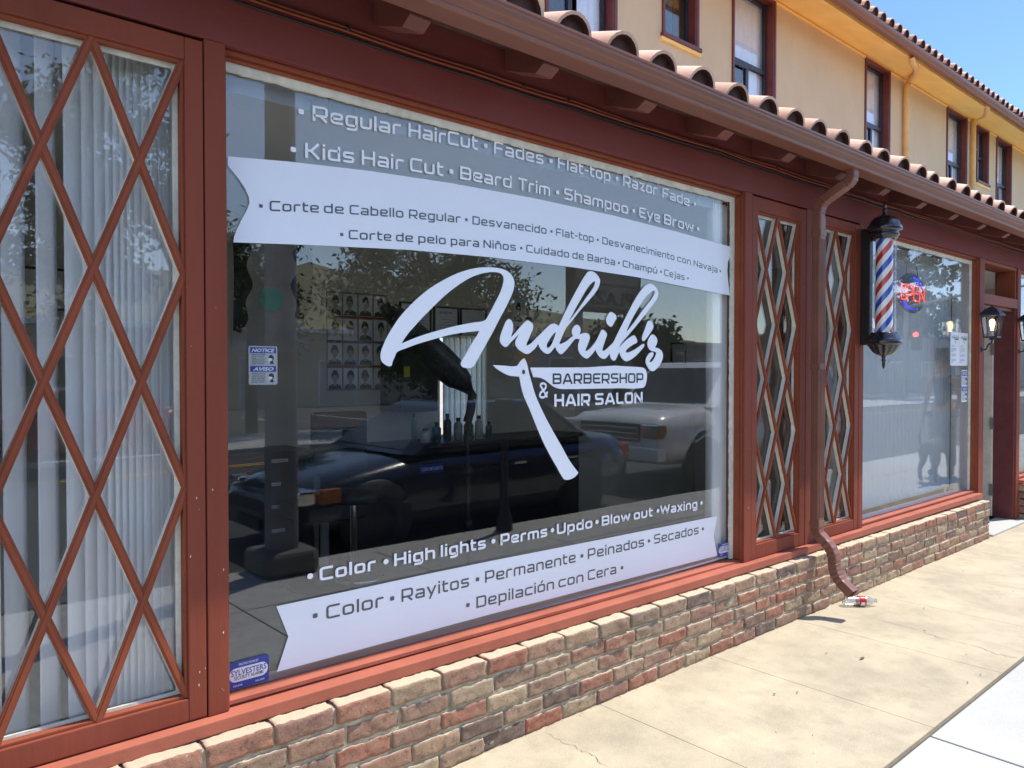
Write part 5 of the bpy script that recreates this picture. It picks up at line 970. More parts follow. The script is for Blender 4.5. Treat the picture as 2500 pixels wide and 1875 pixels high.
def head_cell(mbs, x0, z0, w_, h_, y, k):
    r = random.Random(k*7+3); bgm = r.choice((4, 4, 4, 3)); cx = x0+w_*(.5+r.uniform(-.06, .06)); cz = z0+h_*.56
    mbs[bgm].poly([[(x0+w_*.03, z0+h_*.04), (x0+w_*.97, z0+h_*.04), (x0+w_*.97, z0+h_*.97), (x0+w_*.03, z0+h_*.97)]], y-.001)
    sh = [(x0+w_*.05, z0+h_*.05), (x0+w_*.95, z0+h_*.05), (x0+w_*.88, z0+h_*.22), (cx+w_*.12, z0+h_*.30), (cx-w_*.12, z0+h_*.30), (x0+w_*.12, z0+h_*.22)]
    mbs[r.choice((1, 1, 4, 2))].poly([sh], y-.0016)
    ov = lambda rx, rz, dx=0, dz=0: [(cx+dx+rx*math.cos(a), cz+dz+rz*math.sin(a)) for a in [2*math.pi*i/18 for i in range(18)]]
    mbs[6].poly([[(cx-w_*.09, z0+h_*.22), (cx+w_*.09, z0+h_*.22), (cx+w_*.09, cz-h_*.08), (cx-w_*.09, cz-h_*.08)]], y-.0020)
    mbs[6].poly([ov(w_*.19, h_*.21)], y-.0024)
    hr = []
    for i in range(15):
        a = rad(-25+230*i/14); kx = 1.12+r.uniform(-.05, .12); hr.append((cx+w_*.21*kx*math.cos(a), cz+h_*.05+h_*.25*kx*math.sin(a)))
    hr += [(cx-w_*.15, cz+h_*.05), (cx-w_*.05, cz+h_*.12), (cx+w_*.10, cz+h_*.11), (cx+w_*.17, cz+h_*.03)]
    mbs[1].poly([hr], y-.0029)
    for s_ in (-1, 1): mbs[1].poly([ov(w_*.035, h_*.012, s_*w_*.075, h_*.02)], y-.0033)
    mbs[2].poly([ov(w_*.05, h_*.012, 0, -h_*.11)], y-.0033); mbs[2].poly([ov(w_*.018, h_*.04, w_*.01, -h_*.03)], y-.0033)
def style_poster(x0, x1, z0, z1, nx, nz, label, seed, dark=False):
    t = thing('hairstyle_poster', label, 'poster', (x0, YB, z0), 'hairstyle posters on the rear wall'); mb = MB(); mb.box(x0, x1, YB-.006, YB-.002, z0, z1); mb.build('sheet', 'greyprint' if not dark else 'paper', t)
    mbs = [MB() for _ in hairs]; w_ = (x1-x0)/nx; h_ = (z1-z0)/nz
    for i in range(nx):
        for k in range(nz): head_cell(mbs, x0+i*w_, z0+k*h_, w_*.96, h_*.94, YB-.007, seed+i*nz+k)
    allb = MB()
    for q, b in enumerate(mbs): allb.add(b.v, b.f, q)
    allb.build('printed_heads', hairs, t)
    if not dark:
        mb = MB(); 
        for k, c in enumerate((('amber'), ('blue'), ('redcar'))):
            b = MB(); zz = z0+(k+1)*h_; b.box(x0, x1, YB-.0105, YB-.0095, zz-h_*.05, zz+h_*.02); b.build('colour_band', c, t)
style_poster(3.09, 3.68, 1.385, 2.22, 4, 4, 'poster with four rows of printed hairstyle heads on rear wall left of the logo', 0)
style_poster(5.15, 5.74, 1.80, 2.28, 4, 2, 'smaller poster of printed hairstyle heads on the rear wall behind the logo name', 40, True)
pt = thing('grey_poster', 'large pale grey poster with dark wavy side bands and a turquoise disc on rear wall', 'poster', (2.3, YB, 1.75)); mb = MB(); mb.box(2.29, 2.94, YB-.006, YB-.002, 1.70, 2.62); mb.build('sheet', mat('grey_poster', (.42, .42, .42), .6, .3, 2.5, col2=(.75, .75, .75)), pt)
mb = MB(); mb.poly([smooth_loop([(2.30, 1.86), (2.36, 1.84), (2.42, 1.95), (2.40, 2.08), (2.46, 2.22), (2.41, 2.36), (2.45, 2.50), (2.40, 2.61), (2.30, 2.61), (2.31, 2.3)])], YB-.0072); mb.poly([smooth_loop([(2.80, 1.98), (2.88, 1.95), (2.93, 2.05), (2.93, 2.55), (2.86, 2.60), (2.79, 2.50), (2.83, 2.36), (2.77, 2.24), (2.82, 2.1)])], YB-.0075); mb.build('dark_band', 'lantern', pt)
mb = MB(); dot(mb, 2.61, 2.12, .098, YB-.009, False); dk = mb.build('turquoise_disc', mat('turquoise_print', (.22, .80, .68), .5, .1, 4), pt)
# furniture -------------------------------------------------------------------------------------------------
cb = thing('styling_cabinet', 'black styling cabinet with labelled front along the rear wall', 'cabinet', (4, 3, 0)); mb = MB(); mb.box(3.02, 5.60, 2.90, YB-.01, .01, .90); mb.box(2.99, 5.63, 2.87, YB-.01, .901, .935); mb.build('carcass', 'blkm', cb, bevel=.005)
mb = MB(); mb.box(3.60, 3.98, 3.06, YB-.01, 1.20, 1.80); mb.box(3.62, 3.96, 3.055, 3.0598, 1.22, 1.49); mb.build('shelf_unit', 'blkm', cb, bevel=.004)
mb = MB(); mb.box(3.68, 3.92, 2.896, 2.899, .69, .765); mb.build('label_strip', 'blue', cb); mb = MB(); ptext(mb, 'CLEAN IMPLEMENTS', 3.80, .712, .042, 2.8945, 0, .22, .01, align='CENTER'); mb.build('lettering_line', 'paper', cb)
cb = thing('drawer_cabinet', 'dark drawer cabinet with four small white labels on its fronts', 'cabinet', (2.4, 3, 0)); mb = MB(); mb.box(2.0, 2.72, 2.91, YB-.01, .01, .96); mb.build('carcass', 'blkm', cb, bevel=.005)
for z, l in ((.885, .125), (.715, .07), (.55, .115), (.375, .10)):
    mb = MB(); mb.box(2.385, 2.385+l, 2.903, 2.9095, z, z+.024); q = mb.build('label_strip', 'paper', cb); mb = MB()
    for j in range(int(l/.014)): mb.box(2.39+.013*j, 2.399+.013*j, 2.9015, 2.9025, z+.007, z+.016)
    mb.build('printed_text', 'greyprint', q)
st = thing('bar_stool', 'tall stool with round foot ring in the dim room', 'stool', (2.39, 1.7, 0)); mb = MB(); mb.lathe([(0, .76), (.17, .755), (.19, .78), (.18, .82), (0, .83)], (2.39, 1.75, 0), 24); mb.build('seat', 'blkm', st)
mb = MB(); mb.tube([(2.39, 1.75, .02), (2.39, 1.75, .76)], .022, 12); mb.build('stem', 'chrome', st); mb = MB(); mb.lathe([(0, .006), (.15, .006), (.14, .02), (.03, .04), (.022, .06)], (2.39, 1.75, 0), 24); mb.build('base', 'blkm', st)
mb = MB(); mb.tube([(2.39+.14*math.cos(a), 1.68+.14*math.sin(a), .30) for a in [2*math.pi*i/24 for i in range(25)]], .010, 8); mb.build('foot_ring', 'chrome', st)
ch = thing('salon_chair', 'black padded salon chair seen from behind in the dim room', 'chair', (2.65, 2.4, 0)); mb = MB(); mb.box(2.44, 2.86, 2.36, 2.43, .83, 1.27); mb.build('backrest', 'blkm', ch, bevel=.03, seg=3); mb = MB(); mb.box(2.42, 2.88, 2.40, 2.88, .50, .62); mb.build('seat', 'blkm', ch, bevel=.03, seg=3)
mb = MB(); mb.tube([(2.65, 2.62, .02), (2.65, 2.62, .5)], .04, 14); mb.build('pedestal', 'chrome', ch); mb = MB(); mb.lathe([(0, .006), (.26, .006), (.24, .03), (.05, .06)], (2.65, 2.62, 0), 28); mb.build('base', 'blkm', ch)
hd = thing('hood_dryer', 'black tilted hair dryer arm on a tall thin stand', 'hair dryer', (3.08, 1.5, 0)); mb = MB()
a = Vector((2.49, 1.55, 1.95)); b = Vector((3.12, 1.5, 1.40)); dr_ = (b-a).normalized(); rot = dr_.to_track_quat('Z', 'Y').to_matrix(); L_ = (b-a).length
def ob(mb, prof, seg=28, fl=.5):
    o = len(mb.v); mb.lathe(prof, (0, 0, 0), seg)
    for i in range(o, len(mb.v)): v_ = Vector(mb.v[i]); mb.v[i] = tuple(a+rot @ Vector((v_.x, v_.y*fl, v_.z)))
ob(mb, [(0, 0), (.06, .01), (.10, .06), (.125, .20), (.15, .40), (.155, .55), (.12, .70), (.05, .80), (.03, .86)]); mb.build('hood', 'blkm', hd)
mb = MB(); ob(mb, [(.150, .36), (.168, .46), (.166, .58), (.13, .70)]); mb.build('hood_rim', 'lantern', hd)
mb = MB(); mb.tube([tuple(b), (3.11, 1.5, 1.30), (3.08, 1.5, 1.22)], .03, 10); mb.build('joint', 'blkm', hd)
mb = MB(); mb.tube([(3.085, 1.5, .12), (3.085, 1.5, 1.25)], .012, 10); mb.tube([(3.085, 1.5, .5), (3.085, 1.5, .95)], .017, 10)
for z in (.55, .9, 1.1): mb.lathe([(.0, z-.03), (.028, z-.03), (.028, z+.03), (0, z+.03)], (3.085, 1.5, 0), 12)
mb.build('stand_pole', 'blkm', hd)
for k in range(5):
    an = 2*math.pi*k/5+.3; mb = MB(); mb.tube([(3.085, 1.5, .13), (3.085+.26*math.cos(an), 1.5+.26*math.sin(an), .05)], .012, 8); mb.lathe([(0, .004), (.022, .004), (.024, .025), (.01, .048)], (3.085+.26*math.cos(an), 1.5+.26*math.sin(an), 0), 10); mb.build('leg', 'blkm', hd)
bc = [('green_bottle', (.04, .16, .06)), ('white_bottle', (.6, .62, .6)), ('teal_bottle', (.03, .12, .13)), ('dark_bottle', (.02, .03, .04)), ('clear_bottle', (.3, .34, .36))]
for k, (n_, c) in enumerate(bc): M[n_] = mat(n_, c, .25, .1, 9)
labs = ['green slim bottle at left end of the counter', 'pale squat bottle second on the counter', 'teal bottle standing third on the counter', 'dark tall bottle in middle of the counter', 'clear bottle beside the dark one on the counter', 'green wide bottle right of the clear one on the counter', 'white flat-shouldered bottle on the counter', 'teal short bottle at right end of the counter']
for k in range(8):
    x = 3.70+.118*k; h_ = (.26, .12, .17, .24, .20, .19, .21, .15)[k]; r_ = (.022, .045, .04, .035, .04, .045, .038, .03)[k]
    t = thing('hair_product_bottle', labs[k], 'bottle', (x, 3.02, .936), 'product bottles on the counter')
    mb = MB(); mb.lathe([(0, .936), (r_, .937), (r_, .936+h_*.68), (r_*.8, .936+h_*.76), (r_*.4, .936+h_*.82), (r_*.4, .936+h_*.88)], (x, 3.02, 0), 18); mb.build('bottle_body', bc[(0, 1, 2, 3, 4, 0, 1, 2)[k]][0], t)
    mb = MB(); mb.lathe([(r_*.5, .936+h_*.86), (r_*.5, .936+h_), (0, .936+h_)], (x, 3.02, 0), 14); mb.build('cap', 'blkm', t)
mb = MB(); mb.box(3.62, 3.68, 3.048, 3.053, 1.50, 1.59); tag(mb.build('sticky_note', mat('yellow_note', (.6, .55, .05), .8), None, bevel=.001), 'yellow sticky note on the dark shelf unit', 'note')
# ------------------------------------------------------------------ lit OPEN sign in the far window
op = thing('open_sign', 'round clear sign with red OPEN lettering and blue light arcs hanging in far window', 'lit sign', (7.0, .30, 2.2))
RO, BO = emit('red_led', (1.0, .09, .06), 1.5), emit('blue_led', (.02, .03, 1.0), 1.8)
cx, cz, yo = 6.93, 2.215, .245
mb = MB(); v = [(cx+.30*math.cos(2*math.pi*i/48), cz+.17*math.sin(2*math.pi*i/48)) for i in range(48)]; mb.poly([v], yo+.012); mb.poly([v], yo+.016); mb.build('backing', glass('smoked_acrylic', .06, (.72, .76, .78)), op)
mb = MB(); pos = 0; h = .06; items = []
for chh in 'OPEN': W, s_ = glyph(chh, h); items.append((pos, s_)); pos += W+.12
def leds(mb, P, st, r):
    d = 0
    for i in range(len(P)-1):
        a_, b_ = P[i], P[i+1]; l = (b_-a_).length
        while d < l: q = a_.lerp(b_, d/l) if l else a_; mb.lathe([(0, yo-.004), (r*.8, yo-.002), (r, yo+.004)], (q.x, 0, q.y), 6, axis='y'); d += st
        d -= l
k_ = .50/(pos-.12)
for p0, s_ in items:
    for q in s_: leds(mb, [Vector((cx-.25+(p0+p.x)*k_, cz-.072+p.y*.145)) for p in round_path(q, .2)], .0118, .0045)
mb.build('red_letters', RO, op)
mb = MB()
leds(mb, [Vector((cx+.22*math.cos(a), cz-.01+.145*math.sin(a))) for a in [rad(28+62*i/14) for i in range(15)]], .012, .0055)
leds(mb, [Vector((cx+.22*math.cos(a), cz-.0+.135*math.sin(a))) for a in [rad(215+70*i/14) for i in range(15)]], .012, .0055); mb.build('blue_arcs', BO, op)
mb = MB()
for dx in (-.12, .12): mb.tube([(cx+dx, yo+.014, cz+.155), (cx+dx*.7, yo+.01, 2.60)], .0015, 5)
mb.tube([(cx+.16, yo+.02, cz+.12), (cx+.14, yo+.03, 2.45), (cx+.2, yo+.03, 2.52), (cx+.14, yo+.02, 2.6)], .002, 5); mb.build('hanging_wire', 'blkm', op)
# ------------------------------------------------------------------ street seen in the reflections
def wheel(t, x, y, z, r, side, m='chrome'):
    mb = MB(); mb.lathe([(r*.62, -.10), (r*.93, -.10), (r, -.07), (r, .07), (r*.93, .10), (r*.62, .10)], (x, y, z), 28, axis='y'); w_ = mb.build('wheel', 'rubber', t)
    mb = MB(); yy = -.085*side
    mb.lathe([(r*.64, yy+.02*side), (r*.60, yy-.0*side), (r*.52, yy+.04*side), (.0, yy+.05*side)], (x, y, z), 28, axis='y')
    for k in range(6):
        a = 2*math.pi*k/6; mb.beam((x+.05*math.cos(a), y+yy+.02*side, z+.05*math.sin(a)), (x+r*.58*math.cos(a), y+yy+.01*side, z+r*.58*math.sin(a)), .05, .02, up=Vector((0, -side, 0)))
    mb.lathe([(.06, yy+.01*side), (.05, yy-.008*side), (0, yy-.01*side)], (x, y, z), 14, axis='y'); mb.build('rim', m, w_)
def car(name, label, cat, x0, yc, paint, st, gh, wheels, r, front, zr=-.17, group='cars parked along the street'):
    """body lofted from stations (dx, bottom, top, half width); nose towards -x"""
    t = thing(name, label, cat, (x0, yc, zr), group); X = lambda d: x0+d
    mb = MB(); rings = []
    for dx, zb, zt, hw in st:
        h_ = zt-zb
        half = [(0, zb), (hw*.86, zb), (hw*.97, zb+h_*.14), (hw, zb+h_*.42), (hw*.985, zb+h_*.66), (hw*.93, zb+h_*.86), (hw*.78, zt-h_*.03), (hw*.4, zt), (0, zt+.006)]
        ring = [(X(dx), yc-y, zr+z) for y, z in half]+[(X(dx), yc+y, zr+z) for y, z in half[-2:0:-1]]; rings.append(ring)
    m = len(rings[0]); v = [p for q in rings for p in q]
    mb.add(v, [(i*m+j, i*m+(j+1) % m, (i+1)*m+(j+1) % m, (i+1)*m+j) for i in range(len(rings)-1) for j in range(m)], 0, True); mb.add(rings[0], [tuple(range(m))]); mb.add(rings[-1], [tuple(range(m))[::-1]])
    body = mb.build('body', paint, t, auto=True)
    (b0, b1, r0, r1, zb, zt, hb, hr) = gh
    def lv(f): return (b0+(r0-b0)*f, b1+(r1-b1)*f, zb+(zt-zb)*f, hb+(hr-hb)*f)
    mb = MB(); rg = []
    for f in (0, .5, .86, .96, 1.0):
        a, b, z, h_ = lv(f); ins = {0: 0, .5: 0, .86: 0, .96: .03, 1.0: .11}[f]; a += ins; b -= ins; h_ -= ins*.7; zz = zr+zb+(zt-zb)*f; c = .10
        rg.append([(X(a), yc-h_+c, zz), (X(a+c), yc-h_, zz), (X(b-c), yc-h_, zz), (X(b), yc-h_+c, zz), (X(b), yc+h_-c, zz), (X(b-c), yc+h_, zz), (X(a+c), yc+h_, zz), (X(a), yc+h_-c, zz)])
    v = [p for q in rg for p in q]; mb.add(v, [(i*8+j, i*8+(j+1) % 8, i*8+8+(j+1) % 8, i*8+8+j) for i in range(4) for j in range(8)], 0, False); mb.add(rg[-1], [tuple(range(8))]); mb.build('cabin', paint, t, auto=True)
    # windows stand a few millimetres proud of the cabin skin
    def pane(pts, nrm): 
        q = MB(); n_ = Vector(nrm).normalized(); p = [Vector(a) for a in pts]; q.hexa([p[0]-n_*.01, p[0]+n_*.008, p[1]-n_*.01, p[1]+n_*.008, p[3]-n_*.01, p[3]+n_*.008, p[2]-n_*.01, p[2]+n_*.008]); return q.build('car_window', 'carglass', t, auto=True)
    for side in (-1, 1):
        nn = len(gh_split[name]) if name in gh_split else 2; cuts = gh_split.get(name, (.03, .48, .52, .95))
        for k in range(0, len(cuts), 2):
            P = []
            for f, ord_ in ((.10, (0, 1)), (.84, (1, 0))):
                a, b, z, h_ = lv(f)
                for q in ord_: P.append((X(a+.12+(b-a-.24)*cuts[k+q]), yc+side*h_, zr+z))
            pane(P, (0, side, .25))
    for e, sx in ((0, -1), (1, 1)):
        P = []
        for f, o in ((.08, (-1, 1)), (.86, (1, -1))):
            a, b, z, h_ = lv(f); xx = X(a if e == 0 else b)
            for q in o: P.append((xx, yc+q*(h_-.13), zr+z))
        pane(P, (sx, 0, .7))
    for wx in wheels:
        for side in (-1, 1):
            hw = max(s_[3] for s_ in st)
            a = MB(); a.lathe([(0, side*.004), (r*1.20, side*.004), (r*1.22, -side*.03)], (X(wx), yc+side*hw*.985, zr+r*1.03), 28, axis='y'); a.build('wheel_arch', 'blkm', t)
            wheel(t, X(wx), yc+side*(hw-.085), zr+r, r, side)
    return t, X, body
gh_split = {'white_pickup': (.02, .30, .33, .62, .65, .97)}
def sedan(x0, yc, paint, label, zr=-.17, name='parked_sedan'):
    st = [(0, .24, .52, .62), (.05, .21, .60, .74), (.30, .19, .70, .83), (.75, .18, .80, .865), (1.25, .18, .885, .88), (1.6, .18, .93, .885), (3.4, .18, .945, .885), (3.9, .20, .97, .87), (4.35, .24, .95, .83), (4.55, .28, .88, .76), (4.62, .34, .72, .66)]
    t, X, body = car(name, label, 'car', x0, yc, paint, st, (1.22, 3.98, 2.02, 3.28, .90, 1.40, .80, .60), (.86, 3.62), .315, 0, zr)
    for s_ in (-1, 1):
        mb = MB(); mb.box(X(.10), X(.30), yc+s_*.66-.13, yc+s_*.66+.13, zr+.52, zr+.66); mb.build('headlight', 'chrome', t, bevel=.03, seg=3)
        mb = MB(); mb.box(X(.28), X(.50), yc+s_*.815-.03, yc+s_*.815+.035, zr+.53, zr+.665); mb.build('indicator_lamp', 'amber', t, bevel=.025, seg=3)
        mb = MB(); mb.box(X(4.42), X(4.60), yc+s_*.66-.11, yc+s_*.66+.11, zr+.62, zr+.82); mb.build('tail_light', 'redlens', t, bevel=.03, seg=3)
        mb = MB(); mb.box(X(1.52), X(1.68), yc+s_*.93-.07, yc+s_*.93+.07, zr+.92, zr+1.04); mb.build('wing_mirror', paint, t, bevel=.03, seg=3)
        for hx in (2.55, 3.35): mb = MB(); mb.box(X(hx), X(hx+.17), yc+s_*.885-.012, yc+s_*.885+.012, zr+.72, zr+.745); mb.build('door_handle', 'chrome', t, bevel=.006)
        mb = MB(); mb.box(X(.15), X(.30), yc+s_*.60-.09, yc+s_*.60+.09, zr+.30, zr+.40); mb.build('fog_light', 'paper', t, bevel=.03, seg=3)
    mb = MB(); mb.box(X(-.02), X(.06), yc-.42, yc+.42, zr+.42, zr+.54); mb.build('grille', 'blkm', t, bevel=.02)
    mb = MB(); mb.box(X(-.03), X(.02), yc-.26, yc+.26, zr+.26, zr+.36); mb.build('number_plate', 'blkm', t, bevel=.004)
    return t
sedan(2.95, -4.28, 'navycar', 'dark navy sedan parked at the kerb mirrored in the big window')
sedan(1.2, -14.3, 'redcar', 'red sedan parked across the street mirrored behind the left lattice')
st = [(0, .50, .98, .88), (.04, .42, 1.05, .95), (.25, .40, 1.12, .98), (1.15, .40, 1.20, 1.0), (1.5, .38, 1.22, 1.0), (5.0, .38, 1.22, 1.0), (5.3, .42, 1.2, .97), (5.36, .5, 1.1, .92)]
t, X, body = car('white_pickup', 'silver white sport utility truck parked behind the sedan, mirrored in the big window', 'truck', 8.55, -4.70, 'whitecar', st, (1.2, 5.30, 1.95, 5.15, 1.18, 1.86, .93, .78), (.98, 4.28), .39, 0)
mb = MB(); mb.box(X(-.05), X(.05), -4.70-.55, -4.70+.55, -.17+.72, -.17+.98); mb.build('grille', 'blkm', t, bevel=.02)
for k in range(3): mb = MB(); mb.box(X(-.065), X(-.045), -4.70-.54, -4.70+.54, -.17+.755+.075*k, -.17+.775+.075*k); mb.build('grille_bar', 'chrome', t, bevel=.004)
for s_ in (-1, 1):
    mb = MB(); mb.box(X(-.03), X(.12), -4.70+s_*.74-.17, -4.70+s_*.74+.17, -.17+.76, -.17+.99); h_ = mb.build('headlight', 'chrome', t, bevel=.03, seg=3); mb = MB(); mb.box(X(-.04), X(.10), -4.70+s_*.89-.03, -4.70+s_*.89+.05, -.17+.78, -.17+.97); mb.build('indicator_lamp', 'amber', h_, bevel=.02)
    mb = MB(); mb.box(X(1.42), X(1.62), -4.70+s_*1.10-.11, -4.70+s_*1.10+.11, -.17+1.18, -.17+1.42); mb.build('wing_mirror', 'blkm', t, bevel=.03, seg=3)
    mb = MB(); mb.box(X(5.25), X(5.38), -4.70+s_*.86-.08, -4.70+s_*.86+.08, -.17+.8, -.17+1.15); mb.build('tail_light', 'redlens', t, bevel=.02)
mb = MB(); mb.box(X(-.14), X(.06), -4.70-.97, -4.70+.97, -.17+.46, -.17+.66); mb.build('bumper', 'whitecar', t, bevel=.04, seg=3); mb = MB(); mb.box(X(-.145), X(-.10), -4.70-.40, -4.70+.40, -.17+.50, -.17+.60); mb.build('bumper_intake', 'blkm', t, bevel=.01)

# street furniture
sp = thing('street_pole', 'tall grey street pole on a rounded concrete foot at the kerb', 'pole', (2.64, -2.93, 0)); mb = MB(); mb.tube([(2.64, -2.93, .14), (2.64, -2.93, 7.5)], [.128, .10], 24); mb.build('shaft', mat('grey_galvanised', (.16, .17, .18), .55, .1, 4), sp)
mb = MB(); mb.box(2.41, 2.87, -3.16+.0, -2.72, -.03, .17); mb.build('foot', mat('dark_foot', (.12, .12, .11), .7, .15, 6), sp, bevel=.07, seg=4)
ps = thing('meter_post', 'slim dark post with flared foot near the kerb', 'post', (4.97, -3.0, 0)); mb = MB(); mb.tube([(4.97, -2.95, -.02), (4.97, -2.95, 1.05)], .038, 14); mb.lathe([(.085, -.02), (.08, .10), (.055, .16), (.04, .30)], (4.97, -2.95, 0), 16); mb.build('shaft', 'lantern', ps); mb = MB(); mb.box(4.89, 5.05, -3.02, -2.88, 1.0, 1.28); mb.build('meter_head', 'lantern', ps, bevel=.04, seg=3)
# plaza sign
ps = thing('plaza_sign', 'tan roadside sign board reading PLAZA on two posts, mirrored', 'sign', (18.9, -14, 0)); mb = MB(); mb.box(17.2, 20.6, -14.2, -13.9, 3.45, 5.0); mb.build('board', mat('brown_sign', (.20, .15, .11), .7, .1, 3), ps, bevel=.08, seg=3)
mb = MB(); mb.box(17.4, 20.4, -13.905, -13.885, 4.35, 4.85); mb.box(17.4, 20.4, -13.905, -13.885, 3.6, 4.30); mb.build('face_panel', mat('tan_sign_face', (.42, .36, .27), .7, .05, 3), ps)
mb = MB(); mb.box(17.6, 17.8, -14.15, -13.95, -.1, 3.45); mb.box(20.0, 20.2, -14.15, -13.95, -.1, 3.45); mb.build('post', 'greywall', ps)
mb = MB(); ptext(mb, 'PLAZA', 0, 0, .62, 0, 0, 2.5, .01, align='CENTER'); mb.v = [(18.9-x, -13.87, 3.70+z) for x, y, z in mb.v]; mb.f = [f[::-1] for f in mb.f]; mb.build('lettering_line', 'ink', ps)
# warning sign
ws = thing('warning_sign', 'yellow diamond warning sign on a pole across the street', 'road sign', (12.2, -9.6, 0)); mb = MB(); mb.hexa([(12.2-.42, -12.9, 1.85), (12.2-.42, -12.89, 1.85), (12.2, -12.9, 1.43), (12.2, -12.89, 1.43), (12.2, -12.9, 2.27), (12.2, -12.89, 2.27), (12.2+.42, -12.9, 1.85), (12.2+.42, -12.89, 1.85)]); 
for i in range(len(mb.v)): x, y, z = mb.v[i]; mb.v[i] = (14.6+(x-12.2), y-.3, z+.1)
mb.build('plate', mat('yellow_sign', (.65, .30, .02), .5, .05, 5), ws); mb = MB(); mb.tube([(14.6, -13.24, -.1), (14.6, -13.24, 2.2)], .03, 8); mb.build('post', 'steel', ws)
# traffic signal seen red in the far window
ts = thing('traffic_signal', 'traffic signal mast with long arm and red light lit, mirrored', 'traffic signal', (46, -19, 0)); mb = MB(); mb.tube([(46.5, -15.5, -.1), (46.5, -15.5, 5.6)], [.14, .10], 12); mb.tube([(46.5, -15.5, 5.2), (46.5, -11.5, 5.9), (46.5, -7.2, 6.1)], [.09, .07, .05], 10); mb.build('mast', 'greywall', ts)
mb = MB(); mb.box(45.3, 45.65, -14.7, -14.3, 2.7, 3.8); mb.build('lamp_housing', 'blkm', ts, bevel=.03); mb = MB(); mb.lathe([(0, -.06), (.10, -.05), (.14, 0)], (45.28, -14.5, 3.58), 16, axis='x'); mb.build('red_lamp', emit('red_signal', (1, .05, .04), 8), ts)
# buildings across the street
def far_building(name, label, x0, x1, y0, z1, m, roof, doors):
    t = thing(name, label, 'building', (x0, y0, 0), 'buildings across the street'); mb = MB(); mb.box(x0, x1, y0-12, y0, -.12, z1); mb.build('wall', m, t)
    mb = MB(); mb.box(x0-.4, x1+.4, y0-12.2, y0+.35, z1, z1+.22); mb.build('roof', roof, t, bevel=.03)
    for a, b, za, zb in doors:
        mb = MB()
        for q in ((a, a+.10, za, zb), (b-.10, b, za, zb), (a+.1, b-.1, zb-.1, zb)): mb.box(q[0], q[1], y0, y0+.06, q[2], q[3])
        f = mb.build('door_frame' if za < .3 else 'window_frame', 'white', t); mb = MB(); mb.box(a+.1, b-.1, y0, y0+.02, za, zb-.1); mb.build('door' if za < .3 else 'pane', 'greywall' if za < .3 else 'carglass', f)
far_building('garage_building', 'low tan garage building across the car park', 2, 24, -30, 3.3, 'tanwall', 'white', [(10.2, 12.6, -.1, 2.2), (13.2, 15.6, -.1, 2.2), (5, 7, 1.0, 2.2), (17, 19, -.1, 2.1)])
far_building('low_shop_building', 'long grey low building beyond the plaza sign', 27, 52, -27, 3.2, 'greywall', 'tanwall', [(29, 31, .9, 2.3), (33, 35, .9, 2.3), (38, 39.2, -.1, 2.2), (42, 45, .9, 2.3)])
far_building('corner_building', 'tan block at the left end of the far car park', -26, -3, -26, 4.2, 'tanwall', 'greywall', [(-20, -17, .9, 2.4), (-14, -11, .9, 2.4), (-8, -6.8, -.1, 2.2)])
far_building('long_white_building', 'long pale building far down the street', 58, 130, -22, 4.4, 'greywall', 'white', [(60, 63, .9, 2.3), (66, 69, .9, 2.3), (74, 77, .9, 2.3)])
# trees
def tree(label, x, y, h, r, n, m, hz=None, lean=0, ls=.09):
    t = thing('street_tree', label, 'tree', (x, y, -.1), 'trees across the street'); mb = MB(); c = Vector((x+lean, y, h-r*.9)); hz = hz or r
    mb.tube([(x, y, -.12), (x+lean*.3, y, (h-r)*.5), (x+lean*.8, y, h-r*1.1)], [.17, .13, .09], 10)
    br = []
    for k in range(9):
        a = k*2.4; e = c+Vector((math.cos(a)*r*.65, math.sin(a)*r*.65, r*.5*math.sin(k*1.7))); mb.tube([(x+lean*.8, y, h-r*1.35), tuple(Vector((x+lean*.8, y, h-r*1.3)).lerp(e, .5)+Vector((0, 0, .15))), tuple(e)], [.06, .04, .015], 6)
    mb.build('trunk', 'bark', t); mb = MB(); cl = []
    rr = random.Random(int(x*13+y*7))
    for k in range(34):
        u = Vector((rr.gauss(0, 1), rr.gauss(0, 1), rr.gauss(0, 1))).normalized(); cl.append((c+Vector((u.x*r, u.y*r, u.z*hz))*rr.uniform(.35, .95), rr.uniform(.22, .40)*r))
    for k in range(n):
        cc, cr = rr.choice(cl); p = cc+Vector((rr.gauss(0, .42), rr.gauss(0, .42), rr.gauss(0, .36)))*cr
        a = Vector((rr.uniform(-1, 1), rr.uniform(-1, 1), rr.uniform(-.8, .8))).normalized(); b = a.cross(Vector((rr.uniform(-1, 1), rr.uniform(-1, 1), rr.uniform(-1, 1)))).normalized(); s_ = ls*rr.uniform(.5, 1.0)
        mb.add([p-a*s_, p+b*s_*.45, p+a*s_, p-b*s_*.45], [(0, 1, 2, 3)])
    mb.build('crown', m, t)
tree('broad loose green tree behind the logo in the reflection', 12.9, -15.0, 5.9, 2.9, 20000, 'leaf', 2.3, ls=.11)
tree('small green tree left of the broad one in the reflection', 8.3, -17.0, 5.0, 1.7, 9000, 'leaf', 1.9, ls=.10)
tree('tall green tree mirrored in the left lattice window', 3.4, -12.9, 7.1, 2.3, 18000, 'leaf', 2.9, ls=.10)
tree('green tree at far left of the reflected street', -1.2, -15.5, 5.6, 2.2, 6000, 'leaf', 2.2)
tree('dark dense tree beyond the barber pole in the reflection', 50.5, -17.0, 8.6, 3.0, 4200, 'leafd', 3.6, ls=.3)
tree('dark round tree at right of the plaza sign', 27.5, -19.5, 4.6, 2.1, 3200, 'leafd', 1.6, ls=.2)
tree('dark low tree under the plaza sign', 17.5, -20.5, 3.4, 1.8, 5500, 'leafd', 1.3, ls=.18)
